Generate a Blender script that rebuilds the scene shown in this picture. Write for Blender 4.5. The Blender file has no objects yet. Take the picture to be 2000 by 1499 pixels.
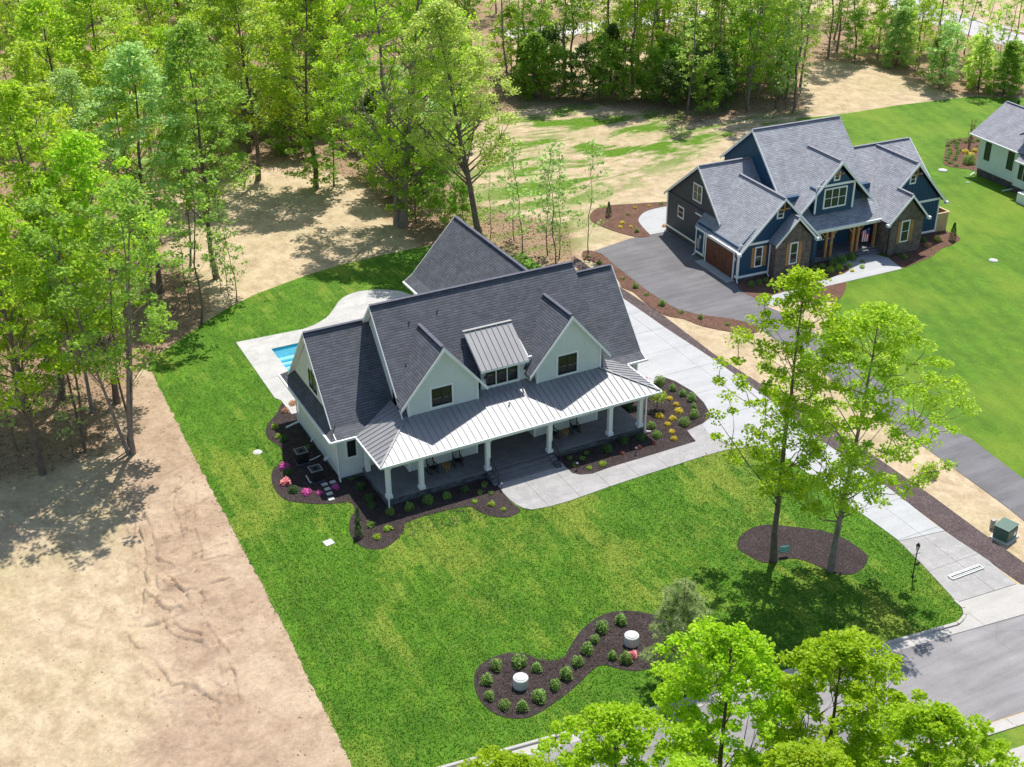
import bpy, math, random
import numpy as np
from mathutils import Vector, Matrix
from mathutils.geometry import tessellate_polygon
random.seed(7); rng = np.random.default_rng(11)
SC = bpy.context.scene; COL = SC.collection
PI = math.pi
# ------------------------------------------------------------------ camera
F_PX, CX, CY = 2424.87, 1000.0, 749.5
_R = np.array([[0.8876003993, -0.4605570371, -0.0072626962], [-0.2275741308, -0.4247706092, -0.8762305316], [0.4004691575, 0.7793953715, -0.4818374297]])
_u, _s, _v = np.linalg.svd(_R); _R = _u @ _v
CAM = np.array([-0.5087 * 46.6, -1.3792 * 46.6, 46.6])
cd = bpy.data.cameras.new('camera'); co = bpy.data.objects.new('camera', cd); COL.objects.link(co)
cd.sensor_width = 36.0; cd.lens = F_PX / 2000 * 36; cd.clip_start = 0.5; cd.clip_end = 2000
mw = Matrix.Identity(4)
for i in range(3):
    mw[i][0] = _R[0][i]; mw[i][1] = -_R[1][i]; mw[i][2] = -_R[2][i]; mw[i][3] = CAM[i]
co.matrix_world = mw
SC.camera = co
# ------------------------------------------------------------------ light
SUN_AZ, SUN_EL = math.radians(43), math.radians(61.5)      # azimuth clockwise from +y
wd = bpy.data.worlds.new('World'); SC.world = wd; wd.use_nodes = True
nt = wd.node_tree; bg = nt.nodes['Background']
sky = nt.nodes.new('ShaderNodeTexSky'); sky.sky_type = 'NISHITA'; sky.sun_disc = False
sky.sun_elevation = SUN_EL; sky.sun_rotation = SUN_AZ
nt.links.new(sky.outputs[0], bg.inputs[0]); bg.inputs[1].default_value = 0.125
ld = bpy.data.lights.new('sun', 'SUN'); lo = bpy.data.objects.new('sun', ld); COL.objects.link(lo)
ld.energy = 4.6; ld.angle = math.radians(0.55); ld.color = (1.0, 0.955, 0.88)
sd = Vector((math.cos(SUN_EL) * math.sin(SUN_AZ), math.cos(SUN_EL) * math.cos(SUN_AZ), math.sin(SUN_EL)))
lo.rotation_euler = sd.to_track_quat('Z', 'Y').to_euler()
vs = SC.view_settings; vs.view_transform = 'Standard'; vs.look = 'None'; vs.gamma = 1; vs.use_curve_mapping = False
vs.exposure = 0.42
# ------------------------------------------------------------------ survey helper: a sight line to a plane of known height
def at(px, py, z=0.0):
    d = _R.T @ np.array([(px - CX) / F_PX, (py - CY) / F_PX, 1.0])
    t = (z - CAM[2]) / d[2]
    return CAM + t * d
def G(px, py, z=0.0):
    p = at(px, py, z); return (float(p[0]), float(p[1]))
def GP(lst, z=0.0): return [G(a, b, z) for a, b in lst]
# ------------------------------------------------------------------ objects
def tag(o, label=None, cat=None, group=None, kind=None):
    if label: o['label'] = label
    if cat: o['category'] = cat
    if group: o['group'] = group
    if kind: o['kind'] = kind
    return o
def thing(name, label, cat, loc=(0, 0, 0), rz=0.0, group=None):
    o = bpy.data.objects.new(name, None); o.empty_display_size = 0.3; COL.objects.link(o)
    o.location = loc; o.rotation_euler = (0, 0, rz)
    return tag(o, label, cat, group)
def copy_tree(o, parent=None):
    c = o.copy(); COL.objects.link(c)
    if parent is not None: c.parent = parent
    for ch in list(o.children): copy_tree(ch, c)
    return c
class MB:
    """collects polygons and links them as ONE mesh object"""
    def __init__(s): s.v = []; s.f = []; s.uv = {}; s.mi = []; s.cur = 0
    def each(s, name, mat, parent=None, **kw):
        """one object for every loose piece"""
        par = list(range(len(s.v)))
        def find(a):
            while par[a] != a: par[a] = par[par[a]]; a = par[a]
            return a
        for f in s.f:
            for k in f[1:]: par[find(k)] = find(f[0])
        grp = {}
        for fi, f in enumerate(s.f): grp.setdefault(find(f[0]), []).append(fi)
        out = []
        for fl in grp.values():
            m = MB(); mp = {}
            for fi in fl:
                for k in s.f[fi]:
                    if k not in mp: mp[k] = len(m.v); m.v.append(s.v[k])
                m.f.append(tuple(mp[k] for k in s.f[fi])); m.mi.append(s.mi[fi])
            out.append(m.build(name, mat, parent, **kw))
        return out
    def face(s, pts, uv=None):
        i = len(s.v); s.v.extend([tuple(map(float, p)) for p in pts]); s.f.append(tuple(range(i, i + len(pts))))
        s.mi.append(s.cur)
        if uv: s.uv[len(s.f) - 1] = uv
        return s
    def box(s, x0, x1, y0, y1, z0, z1):
        if x0 > x1: x0, x1 = x1, x0
        if y0 > y1: y0, y1 = y1, y0
        P = [(x0, y0, z0), (x1, y0, z0), (x1, y1, z0), (x0, y1, z0), (x0, y0, z1), (x1, y0, z1), (x1, y1, z1), (x0, y1, z1)]
        i = len(s.v); s.v.extend(P)
        for f in ((3, 2, 1, 0), (4, 5, 6, 7), (0, 1, 5, 4), (1, 2, 6, 5), (2, 3, 7, 6), (3, 0, 4, 7)):
            s.f.append(tuple(i + k for k in f)); s.mi.append(s.cur)
        return s
    def prism(s, poly, vec):
        """closed solid: a planar polygon swept along vec"""
        n = len(poly); a = [Vector(p) for p in poly]; vec = Vector(vec); b = [p + vec for p in a]
        i = len(s.v); s.v.extend([tuple(p) for p in a + b])
        s.f.append(tuple(i + k for k in range(n))); s.f.append(tuple(i + n + k for k in reversed(range(n))))
        for k in range(n): s.f.append((i + k, i + n + k, i + n + (k + 1) % n, i + (k + 1) % n))
        s.mi.extend([s.cur] * (n + 2))
        return s
    def bar(s, a, b, w, h=None):
        """square bar from a to b"""
        h = h or w; a = Vector(a); b = Vector(b); d = (b - a).normalized()
        up = Vector((0, 0, 1)) if abs(d.z) < .95 else Vector((0, 1, 0))
        r = d.cross(up).normalized(); u = r.cross(d).normalized()
        q = [a + r * w / 2 * i + u * h / 2 * j for i, j in ((-1, -1), (1, -1), (1, 1), (-1, 1))]
        return s.prism(q, b - a)
    def tube(s, pts, rad, n=8, cap=True):
        pts = [Vector(p) for p in pts]
        if not hasattr(rad, '__len__'): rad = [rad] * len(pts)
        i0 = len(s.v)
        for k, p in enumerate(pts):
            d = (pts[min(k + 1, len(pts) - 1)] - pts[max(k - 1, 0)]).normalized()
            up = Vector((0, 0, 1)) if abs(d.z) < .9 else Vector((1, 0, 0))
            r = d.cross(up).normalized(); u = r.cross(d)
            for j in range(n):
                a = 2 * PI * j / n; s.v.append(tuple(p + (r * math.cos(a) + u * math.sin(a)) * rad[k]))
        for k in range(len(pts) - 1):
            for j in range(n):
                s.f.append((i0 + k * n + j, i0 + k * n + (j + 1) % n, i0 + (k + 1) * n + (j + 1) % n, i0 + (k + 1) * n + j)); s.mi.append(s.cur)
        if cap:
            s.f.append(tuple(i0 + j for j in reversed(range(n)))); s.f.append(tuple(i0 + (len(pts) - 1) * n + j for j in range(n))); s.mi += [s.cur] * 2
        return s
    def lathe(s, prof, c=(0, 0, 0), n=24):
        i0 = len(s.v)
        for r, z in prof:
            for j in range(n):
                a = 2 * PI * j / n; s.v.append((c[0] + r * math.cos(a), c[1] + r * math.sin(a), c[2] + z))
        for k in range(len(prof) - 1):
            for j in range(n):
                s.f.append((i0 + k * n + j, i0 + k * n + (j + 1) % n, i0 + (k + 1) * n + (j + 1) % n, i0 + (k + 1) * n + j)); s.mi.append(s.cur)
        s.f.append(tuple(i0 + j for j in reversed(range(n)))); s.f.append(tuple(i0 + (len(prof) - 1) * n + j for j in range(n))); s.mi += [s.cur] * 2
        return s
    def build(s, name, mat, parent=None, smooth=False, bevel=0.0, **kw):
        me = bpy.data.meshes.new(name); me.from_pydata(s.v, [], s.f)
        for m in (mat if isinstance(mat, (list, tuple)) else [mat]): me.materials.append(m)
        if isinstance(mat, (list, tuple)): me.polygons.foreach_set('material_index', s.mi)
        if s.uv:
            l = me.uv_layers.new(name='UVMap')
            for fi, uv in s.uv.items():
                p = me.polygons[fi]
                for k, li in enumerate(p.loop_indices): l.data[li].uv = uv[k]
        me.update()
        if smooth: me.polygons.foreach_set('use_smooth', [True] * len(me.polygons))
        o = bpy.data.objects.new(name, me); COL.objects.link(o)
        if parent is not None: o.parent = parent
        if bevel:
            b = o.modifiers.new('bevel', 'BEVEL'); b.width = bevel; b.segments = 1; b.limit_method = 'ANGLE'
        return tag(o, **kw)
def mesh_np(name, V, F, mat, attrs=None, smooth=False):
    """fast mesh from numpy arrays; F is (n,3) or (n,4)"""
    me = bpy.data.meshes.new(name); k = F.shape[1]
    me.vertices.add(len(V)); me.vertices.foreach_set('co', V.astype(np.float32).ravel())
    me.loops.add(len(F) * k); me.loops.foreach_set('vertex_index', F.astype(np.int32).ravel())
    me.polygons.add(len(F)); me.polygons.foreach_set('loop_start', np.arange(0, len(F) * k, k, dtype=np.int32))
    me.polygons.foreach_set('loop_total', np.full(len(F), k, dtype=np.int32))
    if attrs:
        for an, arr in attrs.items():
            a = me.attributes.new(an, 'FLOAT', 'POINT'); a.data.foreach_set('value', arr.astype(np.float32))
    me.update(calc_edges=True); me.validate()
    if smooth: me.polygons.foreach_set('use_smooth', [True] * len(me.polygons))
    me.materials.append(mat); return me
# ------------------------------------------------------------------ materials
class MAT:
    def __init__(s, name, rough=.7, metal=0.0, spec=.4):
        s.m = bpy.data.materials.new(name); s.m.use_nodes = True; s.t = s.m.node_tree; s.b = s.t.nodes['Principled BSDF']
        s.b.inputs['Roughness'].default_value = rough; s.b.inputs['Metallic'].default_value = metal
        s.b.inputs['Specular IOR Level'].default_value = spec
    def n(s, typ, **kw):
        nd = s.t.nodes.new('ShaderNode' + typ)
        for k, v in kw.items(): setattr(nd, k, v)
        return nd
    def l(s, a, b): s.t.links.new(a, b)
    def coord(s, kind='Object', scale=(1, 1, 1), rot=0.0, loc=(0, 0, 0)):
        if kind == 'World': o = s.n('NewGeometry').outputs['Position']
        else: o = s.n('TexCoord').outputs[kind]
        mp = s.n('Mapping'); s.l(o, mp.inputs[0]); mp.inputs['Scale'].default_value = scale; mp.inputs['Rotation'].default_value = (0, 0, rot); mp.inputs['Location'].default_value = loc
        return mp.outputs[0]
    def noise(s, vec, scale, detail=4, rough=.55, dist=0.0):
        x = s.n('TexNoise'); s.l(vec, x.inputs['Vector']); x.inputs['Scale'].default_value = scale; x.inputs['Detail'].default_value = detail
        x.inputs['Roughness'].default_value = rough; x.inputs['Distortion'].default_value = dist; return x.outputs['Fac']
    def ramp(s, fac, stops):
        r = s.n('ValToRGB'); s.l(fac, r.inputs[0]); e = r.color_ramp.elements
        while len(e) < len(stops): e.new(0.5)
        for i, (p, c) in enumerate(stops):
            e[i].position = p; e[i].color = (c, c, c, 1) if not hasattr(c, '__len__') else (*c, 1)
        return r.outputs[0]
    def mix(s, fac, a, b, mode='MIX'):
        x = s.n('Mix', data_type='RGBA', blend_type=mode)
        for k, v in ((0, fac), (6, a), (7, b)):
            if hasattr(v, 'is_linked') or hasattr(v, 'links'): s.l(v, x.inputs[k])
            elif k == 0: x.inputs[0].default_value = v
            else: x.inputs[k].default_value = (*v, 1) if len(v) == 3 else v
        return x.outputs[2]
    def math(s, op, a, b=None, c=None):
        x = s.n('Math', operation=op)
        for k, v in enumerate((a, b, c)):
            if v is None: continue
            if hasattr(v, 'links'): s.l(v, x.inputs[k])
            else: x.inputs[k].default_value = v
        return x.outputs[0]
    def color(s, c):
        if hasattr(c, 'links'): s.l(c, s.b.inputs['Base Color'])
        else: s.b.inputs['Base Color'].default_value = (*c, 1)
        return s
    def bump(s, h, dist=.02, strength=1.0):
        x = s.n('Bump'); s.l(h, x.inputs['Height']); x.inputs['Distance'].default_value = dist; x.inputs['Strength'].default_value = strength
        s.l(x.outputs[0], s.b.inputs['Normal']); return s
def simple(name, c, rough=.7, metal=0., var=.12, scale=3., bump=0.0, spec=.4, bscale=20, coord='World'):
    M = MAT(name, rough, metal, spec); v = M.coord(coord)
    f = M.ramp(M.noise(v, scale, 5), [(.3, 1 - var), (.7, 1 + var)])
    M.color(M.mix(1.0, c, f, 'MULTIPLY'))
    if bump: M.bump(M.noise(v, bscale, 5), bump)
    return M.m
def lawn_mat(name, ca, cb, cy, sod=True, rot=0.0, trans=0.0):
    M = MAT(name, .75, spec=.15); v = M.coord('World'); vs_ = M.coord('World', scale=(1, .45, 1), rot=rot)
    fine = M.noise(v, 5.5, 9, .82); mid = M.noise(vs_, 2.4, 7, .75, .3); big = M.noise(M.coord('World', scale=(1, .6, 1)), .13, 4, .55)
    c = M.mix(M.ramp(mid, [(.38, 0), (.62, 1)]), ca, cb)
    c = M.mix(M.ramp(M.noise(v, .33, 5, .6), [(.42, 0), (.62, .6)]), c, tuple(x * .8 for x in ca))
    if sod:
        b = M.n('TexBrick'); vb = M.coord('World', rot=PI / 2 + rot); M.l(vb, b.inputs['Vector'])
        b.inputs['Scale'].default_value = 1; b.inputs['Brick Width'].default_value = 2.6; b.inputs['Row Height'].default_value = .61
        b.inputs['Mortar Size'].default_value = .018; b.inputs['Color1'].default_value = (0, 0, 0, 1); b.inputs['Color2'].default_value = (1, 1, 1, 1); b.inputs['Mortar'].default_value = (.5, .5, .5, 1)
        b.offset = .37; b.squash = 1; b.inputs['Mortar Smooth'].default_value = .5
        val = M.math('ADD', M.math('MULTIPLY', big, 1.5), M.math('MULTIPLY', b.outputs['Color'], .20))
        val = M.math('ADD', val, M.math('MULTIPLY', mid, .34))
        yel = M.ramp(val, [(1.02 / 1.3, 0), (1.22 / 1.3, .75)]) if False else M.ramp(M.math('MULTIPLY', val, .72), [(.75, 0), (.90, .65)])
        c = M.mix(1.0, c, M.ramp(b.outputs['Color'], [(0, .90), (1, 1.10)]), 'MULTIPLY')
        seam = M.math('MULTIPLY', b.outputs['Fac'], M.ramp(M.noise(vs_, .5, 3), [(.44, 0), (.58, .75)]))
        c = M.mix(seam, c, (.24, .27, .08))
    else:
        yel = M.ramp(big, [(.48, 0), (.7, .8)])
        st = M.n('TexWave'); M.l(M.coord('World', rot=.35), st.inputs['Vector']); st.inputs['Scale'].default_value = .18; st.inputs['Distortion'].default_value = 3; st.inputs['Detail'].default_value = 4
        c = M.mix(1.0, c, M.ramp(st.outputs['Fac'], [(0, .93), (1, 1.07)]), 'MULTIPLY')
    c = M.mix(yel, c, cy)
    c = M.mix(1.0, c, M.ramp(fine, [(.25, .72), (.5, 1.0), (.75, 1.28)]), 'MULTIPLY')
    c = M.mix(M.ramp(M.noise(v, 12, 6, .75), [(.62, 0), (.74, .55)]), c, (.26, .26, .09))
    M.color(c); M.bump(M.math('ADD', fine, M.math('MULTIPLY', M.noise(v, 20, 4, .7), .5)), .08)
    if trans:
        tr = M.n('BsdfTranslucent'); M.l(M.mix(1.0, c, (1.5, 1.5, 1.5), 'MULTIPLY'), tr.inputs['Color']); ms = M.n('MixShader'); ms.inputs[0].default_value = trans
        M.l(M.b.outputs[0], ms.inputs[1]); M.l(tr.outputs[0], ms.inputs[2]); M.l(ms.outputs[0], M.t.nodes['Material Output'].inputs['Surface'])
    return M.m
def ground_mat():
    M = MAT('field_soil', .9, spec=.1); v = M.coord('World')
    def at_(n): x = M.n('Attribute'); x.attribute_name = n; return x.outputs['Fac']
    n1 = M.noise(v, .35, 7, .65); n2 = M.noise(v, 2.2, 7, .7); n3 = M.noise(v, 9, 6, .75)
    ns = M.noise(M.coord('World', scale=(1, .75, 1), rot=.9), .75, 9, .68, .35)
    straw = M.mix(M.ramp(ns, [(.34, 0), (.62, 1)]), (.35, .262, .165), (.53, .42, .285))
    straw = M.mix(M.ramp(M.noise(v, .09, 3), [(.45, 0), (.7, .45)]), straw, (.34, .31, .15))
    dirt = M.mix(M.ramp(M.noise(v, .8, 9, .7, .5), [(.33, 0), (.67, 1)]), (.29, .205, .14), (.44, .325, .23)); dirt = M.mix(M.ramp(M.noise(v, .22, 5, .6), [(.5, 0), (.62, .6)]), dirt, (.50, .39, .28))
    def soft(attr, amp=.55, lo=.38, hi=.62):
        return M.ramp(M.math('ADD', at_(attr), M.math('MULTIPLY', M.math('SUBTRACT', M.math('ADD', M.math('MULTIPLY', n1, .6), M.math('MULTIPLY', n2, .4)), .5), amp)), [(lo, 0), (hi, 1)])
    c = M.mix(soft('dirt', .9), straw, dirt); c = M.mix(M.math('MULTIPLY', at_('dark_soil'), .75), c, (.235, .155, .105))  # mask mixes in a darker brown along rut troughs and on clods
    litter = M.mix(M.ramp(n3, [(.38, 0), (.62, 1)]), (.16, .095, .055), (.47, .34, .23))
    litter = M.mix(M.ramp(n2, [(.4, 0), (.65, .6)]), litter, (.20, .125, .08))
    c = M.mix(soft('litter', .8), c, litter)
    gr = M.mix(M.ramp(n2, [(.35, 0), (.65, 1)]), (.055, .15, .01), (.13, .22, .02))
    patch = M.coord('World', scale=(1, 1, 1), rot=.45, loc=(3, 8, 0)); mpn = M.noise(M.coord('World', scale=(.45, 1.2, 1), rot=.35), .22, 6, .7, .5)
    gf = M.math('MULTIPLY', at_('green'), M.ramp(mpn, [(.47, 0), (.56, 1)]))
    c = M.mix(gf, c, gr)
    weed = M.math('MULTIPLY', at_('dirt'), 0.0)
    c = M.mix(1.0, c, M.ramp(M.math('ADD', M.math('MULTIPLY', M.noise(v, 13, 8, .8), .5), M.math('MULTIPLY', M.noise(v, 3.1, 7, .75, .4), .5)), [(.32, .66), (.68, 1.3)]), 'MULTIPLY')
    # machine tracks pressed into the bare soil
    vt = M.coord('World', scale=(1, 1, 1), rot=-.7); w = M.n('TexWave'); M.l(vt, w.inputs['Vector']); w.inputs['Scale'].default_value = .22; w.inputs['Distortion'].default_value = 9; w.inputs['Detail'].default_value = 3; w.inputs['Detail Scale'].default_value = 1.2
    M.color(c)
    hgt = M.math('ADD', M.math('MULTIPLY', n2, 1.0), M.math('ADD', M.math('MULTIPLY', n3, .35), M.math('MULTIPLY', w.outputs['Fac'], .0)))
    M.bump(hgt, .05)
    return M.m
def leaf_mat(name, c1, c2, c3=None, trans=.5, hue=.016):
    M = MAT(name, .5, spec=.25); t = M.t
    oi = M.n('ObjectInfo'); geo = M.n('NewGeometry')
    c = M.mix(geo.outputs['Random Per Island'], c1, c2)
    hs = M.n('HueSaturation'); M.l(c, hs.inputs['Color'])
    M.l(M.math('MULTIPLY_ADD', oi.outputs['Random'], hue, .5 - hue / 2), hs.inputs['Hue'])
    M.l(M.math('MULTIPLY_ADD', oi.outputs['Random'], .26, .95), hs.inputs['Value'])
    M.color(hs.outputs[0])
    tr = M.n('BsdfTranslucent'); hs2 = M.n('HueSaturation'); M.l(hs.outputs[0], hs2.inputs['Color']); hs2.inputs['Value'].default_value = 1.5; hs2.inputs['Hue'].default_value = .485
    M.l(hs2.outputs[0], tr.inputs['Color'])
    ms = M.n('MixShader'); ms.inputs[0].default_value = trans; M.l(M.b.outputs[0], ms.inputs[1]); M.l(tr.outputs[0], ms.inputs[2])
    M.l(ms.outputs[0], t.nodes['Material Output'].inputs['Surface'])
    return M.m
def shingle_mat(name, ca, cb, row=.2):
    M = MAT(name, .85, spec=.25); uv = M.n('TexCoord').outputs['UV']
    b = M.n('TexBrick'); M.l(uv, b.inputs['Vector']); b.inputs['Scale'].default_value = 1
    b.inputs['Brick Width'].default_value = .42; b.inputs['Row Height'].default_value = row; b.inputs['Mortar Size'].default_value = .003
    b.inputs['Mortar Smooth'].default_value = .2; b.offset = .43
    b.inputs['Color1'].default_value = (*ca, 1); b.inputs['Color2'].default_value = (*cb, 1); b.inputs['Mortar'].default_value = tuple(x * .45 for x in ca) + (1,)
    n = M.noise(M.coord('World'), .8, 5, .6); n2 = M.noise(M.coord('World'), 9, 4, .7)
    c = M.mix(1.0, b.outputs['Color'], M.ramp(n, [(.3, .86), (.7, 1.14)]), 'MULTIPLY')
    c = M.mix(1.0, c, M.ramp(n2, [(.3, .82), (.7, 1.18)]), 'MULTIPLY')
    sp = M.n('SeparateXYZ'); M.l(uv, sp.inputs[0]); fr = M.math('FRACT', M.math('MULTIPLY', sp.outputs[1], 1 / row))
    c = M.mix(1.0, c, M.ramp(fr, [(0, .62), (.2, .7), (.36, 1.03), (1, 1.08)]), 'MULTIPLY')  # shadow line of each shingle row, put into the colour
    M.color(c); M.bump(M.math('SUBTRACT', 1.0, fr), .03); return M.m
def masonry_mat(name, ca, cb, mortar, w, h, ms=.015, rough=.9):
    M = MAT(name, rough, spec=.2); g = M.n('NewGeometry'); tc = M.coord('Object')
    # wrap: use x+y as run and z as course
    sp = M.n('SeparateXYZ'); M.l(tc, sp.inputs[0]); cb_ = M.n('CombineXYZ')
    M.l(M.math('ADD', sp.outputs[0], sp.outputs[1]), cb_.inputs[0]); M.l(sp.outputs[2], cb_.inputs[1])
    b = M.n('TexBrick'); M.l(cb_.outputs[0], b.inputs['Vector']); b.inputs['Scale'].default_value = 1; b.inputs['Brick Width'].default_value = w; b.inputs['Row Height'].default_value = h
    b.inputs['Mortar Size'].default_value = ms; b.inputs['Color1'].default_value = (*ca, 1); b.inputs['Color2'].default_value = (*cb, 1); b.inputs['Mortar'].default_value = (*mortar, 1)
    n = M.noise(tc, 2.5, 5, .7)
    M.color(M.mix(1.0, b.outputs['Color'], M.ramp(n, [(.3, .6), (.7, 1.45)]), 'MULTIPLY')); M.bump(M.math('ADD', M.math('SUBTRACT', 1.0, b.outputs['Fac']), M.math('MULTIPLY', n, .5)), .03)
    return M.m
def siding_mat(name, c, board=.18, vertical=False, rough=.6, var=.8):
    M = MAT(name, rough, spec=.3); tc = M.coord('Object'); sp = M.n('SeparateXYZ'); M.l(tc, sp.inputs[0])
    src = M.math('ADD', sp.outputs[0], sp.outputs[1]) if vertical else sp.outputs[2]
    fr = M.math('FRACT', M.math('MULTIPLY', src, 1 / board))
    n = M.noise(tc, .7, 4)
    M.color(M.mix(1.0, M.mix(1.0, c, M.ramp(n, [(.3, .95), (.7, 1.05)]), 'MULTIPLY'), M.ramp(fr, [(0, var), (.1, 1.0)]), 'MULTIPLY')); M.bump(fr, .012); return M.m
def concrete_mat(name, c, stamped=False, stain=.1):
    M = MAT(name, .8, spec=.25); v = M.coord('World'); n = M.noise(v, .6, 7, .65); n2 = M.noise(v, 6, 6, .7)
    col = M.mix(1.0, c, M.ramp(n, [(.3, 1 - stain), (.7, 1 + stain * .6)]), 'MULTIPLY')
    col = M.mix(1.0, col, M.ramp(n2, [(.3, .93), (.7, 1.05)]), 'MULTIPLY')
    col = M.mix(1.0, col, M.ramp(M.noise(M.coord('World', scale=(.25, 1.6, 1), rot=.62), .8, 5, .6), [(.35, .94), (.6, 1.03)]), 'MULTIPLY')
    col = M.mix(M.ramp(M.noise(v, 1.7, 3, .5), [(.70, 0), (.76, .3)]), col, tuple(x * .72 for x in c))
    if stamped:
        w = M.n('TexVoronoi', feature='DISTANCE_TO_EDGE'); M.l(v, w.inputs['Vector']); w.inputs['Scale'].default_value = 1.7
        e = M.ramp(w.outputs['Distance'], [(0, .86), (.04, 1.0)])
        vv = M.n('TexVoronoi'); M.l(v, vv.inputs['Vector']); vv.inputs['Scale'].default_value = 1.7
        bw = M.n('RGBToBW'); M.l(vv.outputs['Color'], bw.inputs[0])
        col = M.mix(1.0, col, M.ramp(bw.outputs[0], [(.2, .93), (.8, 1.04)]), 'MULTIPLY')
        col = M.mix(1.0, col, e, 'MULTIPLY'); M.bump(M.math('ADD', e, n2), .015)
    else: M.bump(n2, .006)
    M.color(col); return M.m
def mulch_mat(name, c, var=.5):
    M = MAT(name, .95, spec=.1); v = M.coord('World'); n = M.noise(v, 11, 8, .8); n2 = M.noise(v, .8, 4)
    vo = M.n('TexVoronoi'); M.l(v, vo.inputs['Vector']); vo.inputs['Scale'].default_value = 14
    bw = M.n('RGBToBW'); M.l(vo.outputs['Color'], bw.inputs[0])
    col = M.mix(1.0, c, M.ramp(n, [(.28, 1 - var), (.72, 1 + var * 1.3)]), 'MULTIPLY')
    col = M.mix(1.0, col, M.ramp(bw.outputs[0], [(.1, .7), (.8, 1.1), (.97, 2.0)]), 'MULTIPLY')
    M.color(M.mix(1.0, col, M.ramp(n2, [(.3, .85), (.7, 1.2)]), 'MULTIPLY')); M.bump(M.math('ADD', n, bw.outputs[0]), .06); return M.m
def asphalt_mat(name, c):
    M = MAT(name, .85, spec=.2); v = M.coord('World'); n = M.noise(v, .25, 6, .65, .4); n2 = M.noise(v, 14, 6, .8); st = M.noise(M.coord('World', scale=(.10, 1, 1), rot=.12), 1.3, 6, .65)
    col = M.mix(1.0, c, M.ramp(n, [(.3, .82), (.7, 1.12)]), 'MULTIPLY'); col = M.mix(1.0, col, M.ramp(st, [(.35, .86), (.65, 1.16)]), 'MULTIPLY')
    cr = M.n('TexVoronoi', feature='DISTANCE_TO_EDGE'); M.l(M.coord('World', scale=(1, 1, 1)), cr.inputs['Vector']); cr.inputs['Scale'].default_value = .12
    col = M.mix(1.0, col, M.ramp(n2, [(.3, .86), (.7, 1.12)]), 'MULTIPLY')
    crk = M.ramp(cr.outputs['Distance'], [(0, .84), (.003, 1.0)]); col = M.mix(1.0, col, crk, 'MULTIPLY')
    M.color(col); M.bump(n2, .012); return M.m
def glass_mat(name, c, rough=.04):
    M = MAT(name, rough, spec=.5); M.color(c); M.b.inputs['IOR'].default_value = 1.45
    n = M.noise(M.coord('Object'), 1.3, 2); M.bump(n, .012, .3); return M.m

LC = ((.066, .180, .011), (.122, .240, .018), (.25, .295, .045), True)
m_lawn = lawn_mat('lawn_turf', *LC); m_grass = lawn_mat('grass_blades', *LC, trans=.5)
m_lawnB = lawn_mat('neighbour_turf', (.074, .176, .010), (.125, .238, .015), (.19, .27, .025), False)
m_ground = ground_mat(); m_litter = simple('dry_leaves', (.30, .20, .13), .9, var=.5, scale=9)
m_white = simple('white_paint', (.78, .80, .80), .5, var=.03)
m_trim = simple('white_trim', (.82, .83, .83), .45, var=.02)
m_siding = siding_mat('pale_siding', (.66, .70, .69), .30, True, var=.95)
m_sidingC = siding_mat('white_siding', (.74, .78, .80), .2)
m_navy = siding_mat('navy_batten_siding', (.022, .070, .135), .4, True)
m_slate = siding_mat('slate_lap_siding', (.062, .070, .092), .15)
m_shingle = shingle_mat('charcoal_shingles', (.082, .088, .104), (.112, .119, .137), .19)
m_shingleB = shingle_mat('grey_shingles', (.255, .265, .295), (.345, .355, .385), .17)
m_shingleC = shingle_mat('pale_grey_shingles', (.25, .25, .29), (.31, .31, .34), .17)
m_cap = simple('ridge_shingles', (.10, .10, .13), .85, var=.2)
m_capB = simple('pale_ridge_shingles', (.22, .22, .25), .85, var=.15)
m_metal = simple('standing_seam_metal', (.27, .27, .28), .52, .25, var=.07, scale=.7)
m_black = simple('black_metal', (.02, .02, .022), .4, var=.1)
m_glass = glass_mat('window_glass', (.02, .024, .026))
m_glassw = glass_mat('blue_house_glass', (.03, .04, .03)); m_glassc = simple('dull_glass', (.03, .045, .04), .25, spec=.4, var=.05)
m_stone = masonry_mat('dark_ledgestone', (.17, .18, .19), (.075, .08, .09), (.035, .035, .04), .42, .11, .01)
m_brick = masonry_mat('brown_brick', (.22, .165, .14), (.11, .085, .075), (.22, .20, .18), .26, .085, .012)
m_found = masonry_mat('foundation_brick', (.16, .13, .12), (.09, .075, .07), (.13, .12, .11), .26, .085, .01)
m_porch = concrete_mat('porch_stone_floor', (.20, .20, .21), True, .25)
m_conc = concrete_mat('drive_concrete', (.40, .405, .41), False, .09)
m_stamp = concrete_mat('stamped_concrete', (.345, .335, .33), True, .1)
m_patio = concrete_mat('patio_stone', (.46, .45, .44), True, .1)
m_kerb = concrete_mat('kerb_concrete', (.42, .40, .38), False, .1)
m_mulch = mulch_mat('black_mulch', (.054, .042, .041), .6)
m_mulchR = mulch_mat('red_brown_mulch', (.15, .085, .062), .4)
m_mulchG = mulch_mat('grey_brown_mulch', (.115, .088, .088), .35)
m_asph = asphalt_mat('street_asphalt', (.25, .24, .245))
m_asphB = asphalt_mat('drive_asphalt', (.155, .15, .157))
m_wood = simple('cedar_wood', (.38, .20, .075), .6, var=.2, scale=4)
m_doorw = simple('brown_door', (.13, .045, .022), .5, var=.15, scale=2)
m_tan = simple('raw_pine_boards', (.55, .40, .22), .7, var=.12)
m_bark = simple('bark', (.15, .115, .09), .95, var=.35, scale=2.5, bump=.05, bscale=9, coord='Object')
m_bark2 = simple('pale_bark', (.24, .20, .17), .95, var=.3, scale=2.5, bump=.04, bscale=9, coord='Object')
m_leaf = leaf_mat('leaves_spring', (.24, .42, .018), (.41, .56, .045))
m_leafl = leaf_mat('leaves_light', (.36, .50, .09), (.50, .64, .16))
m_leaf2 = leaf_mat('leaves_mid', (.17, .33, .035), (.29, .45, .07))
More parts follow.
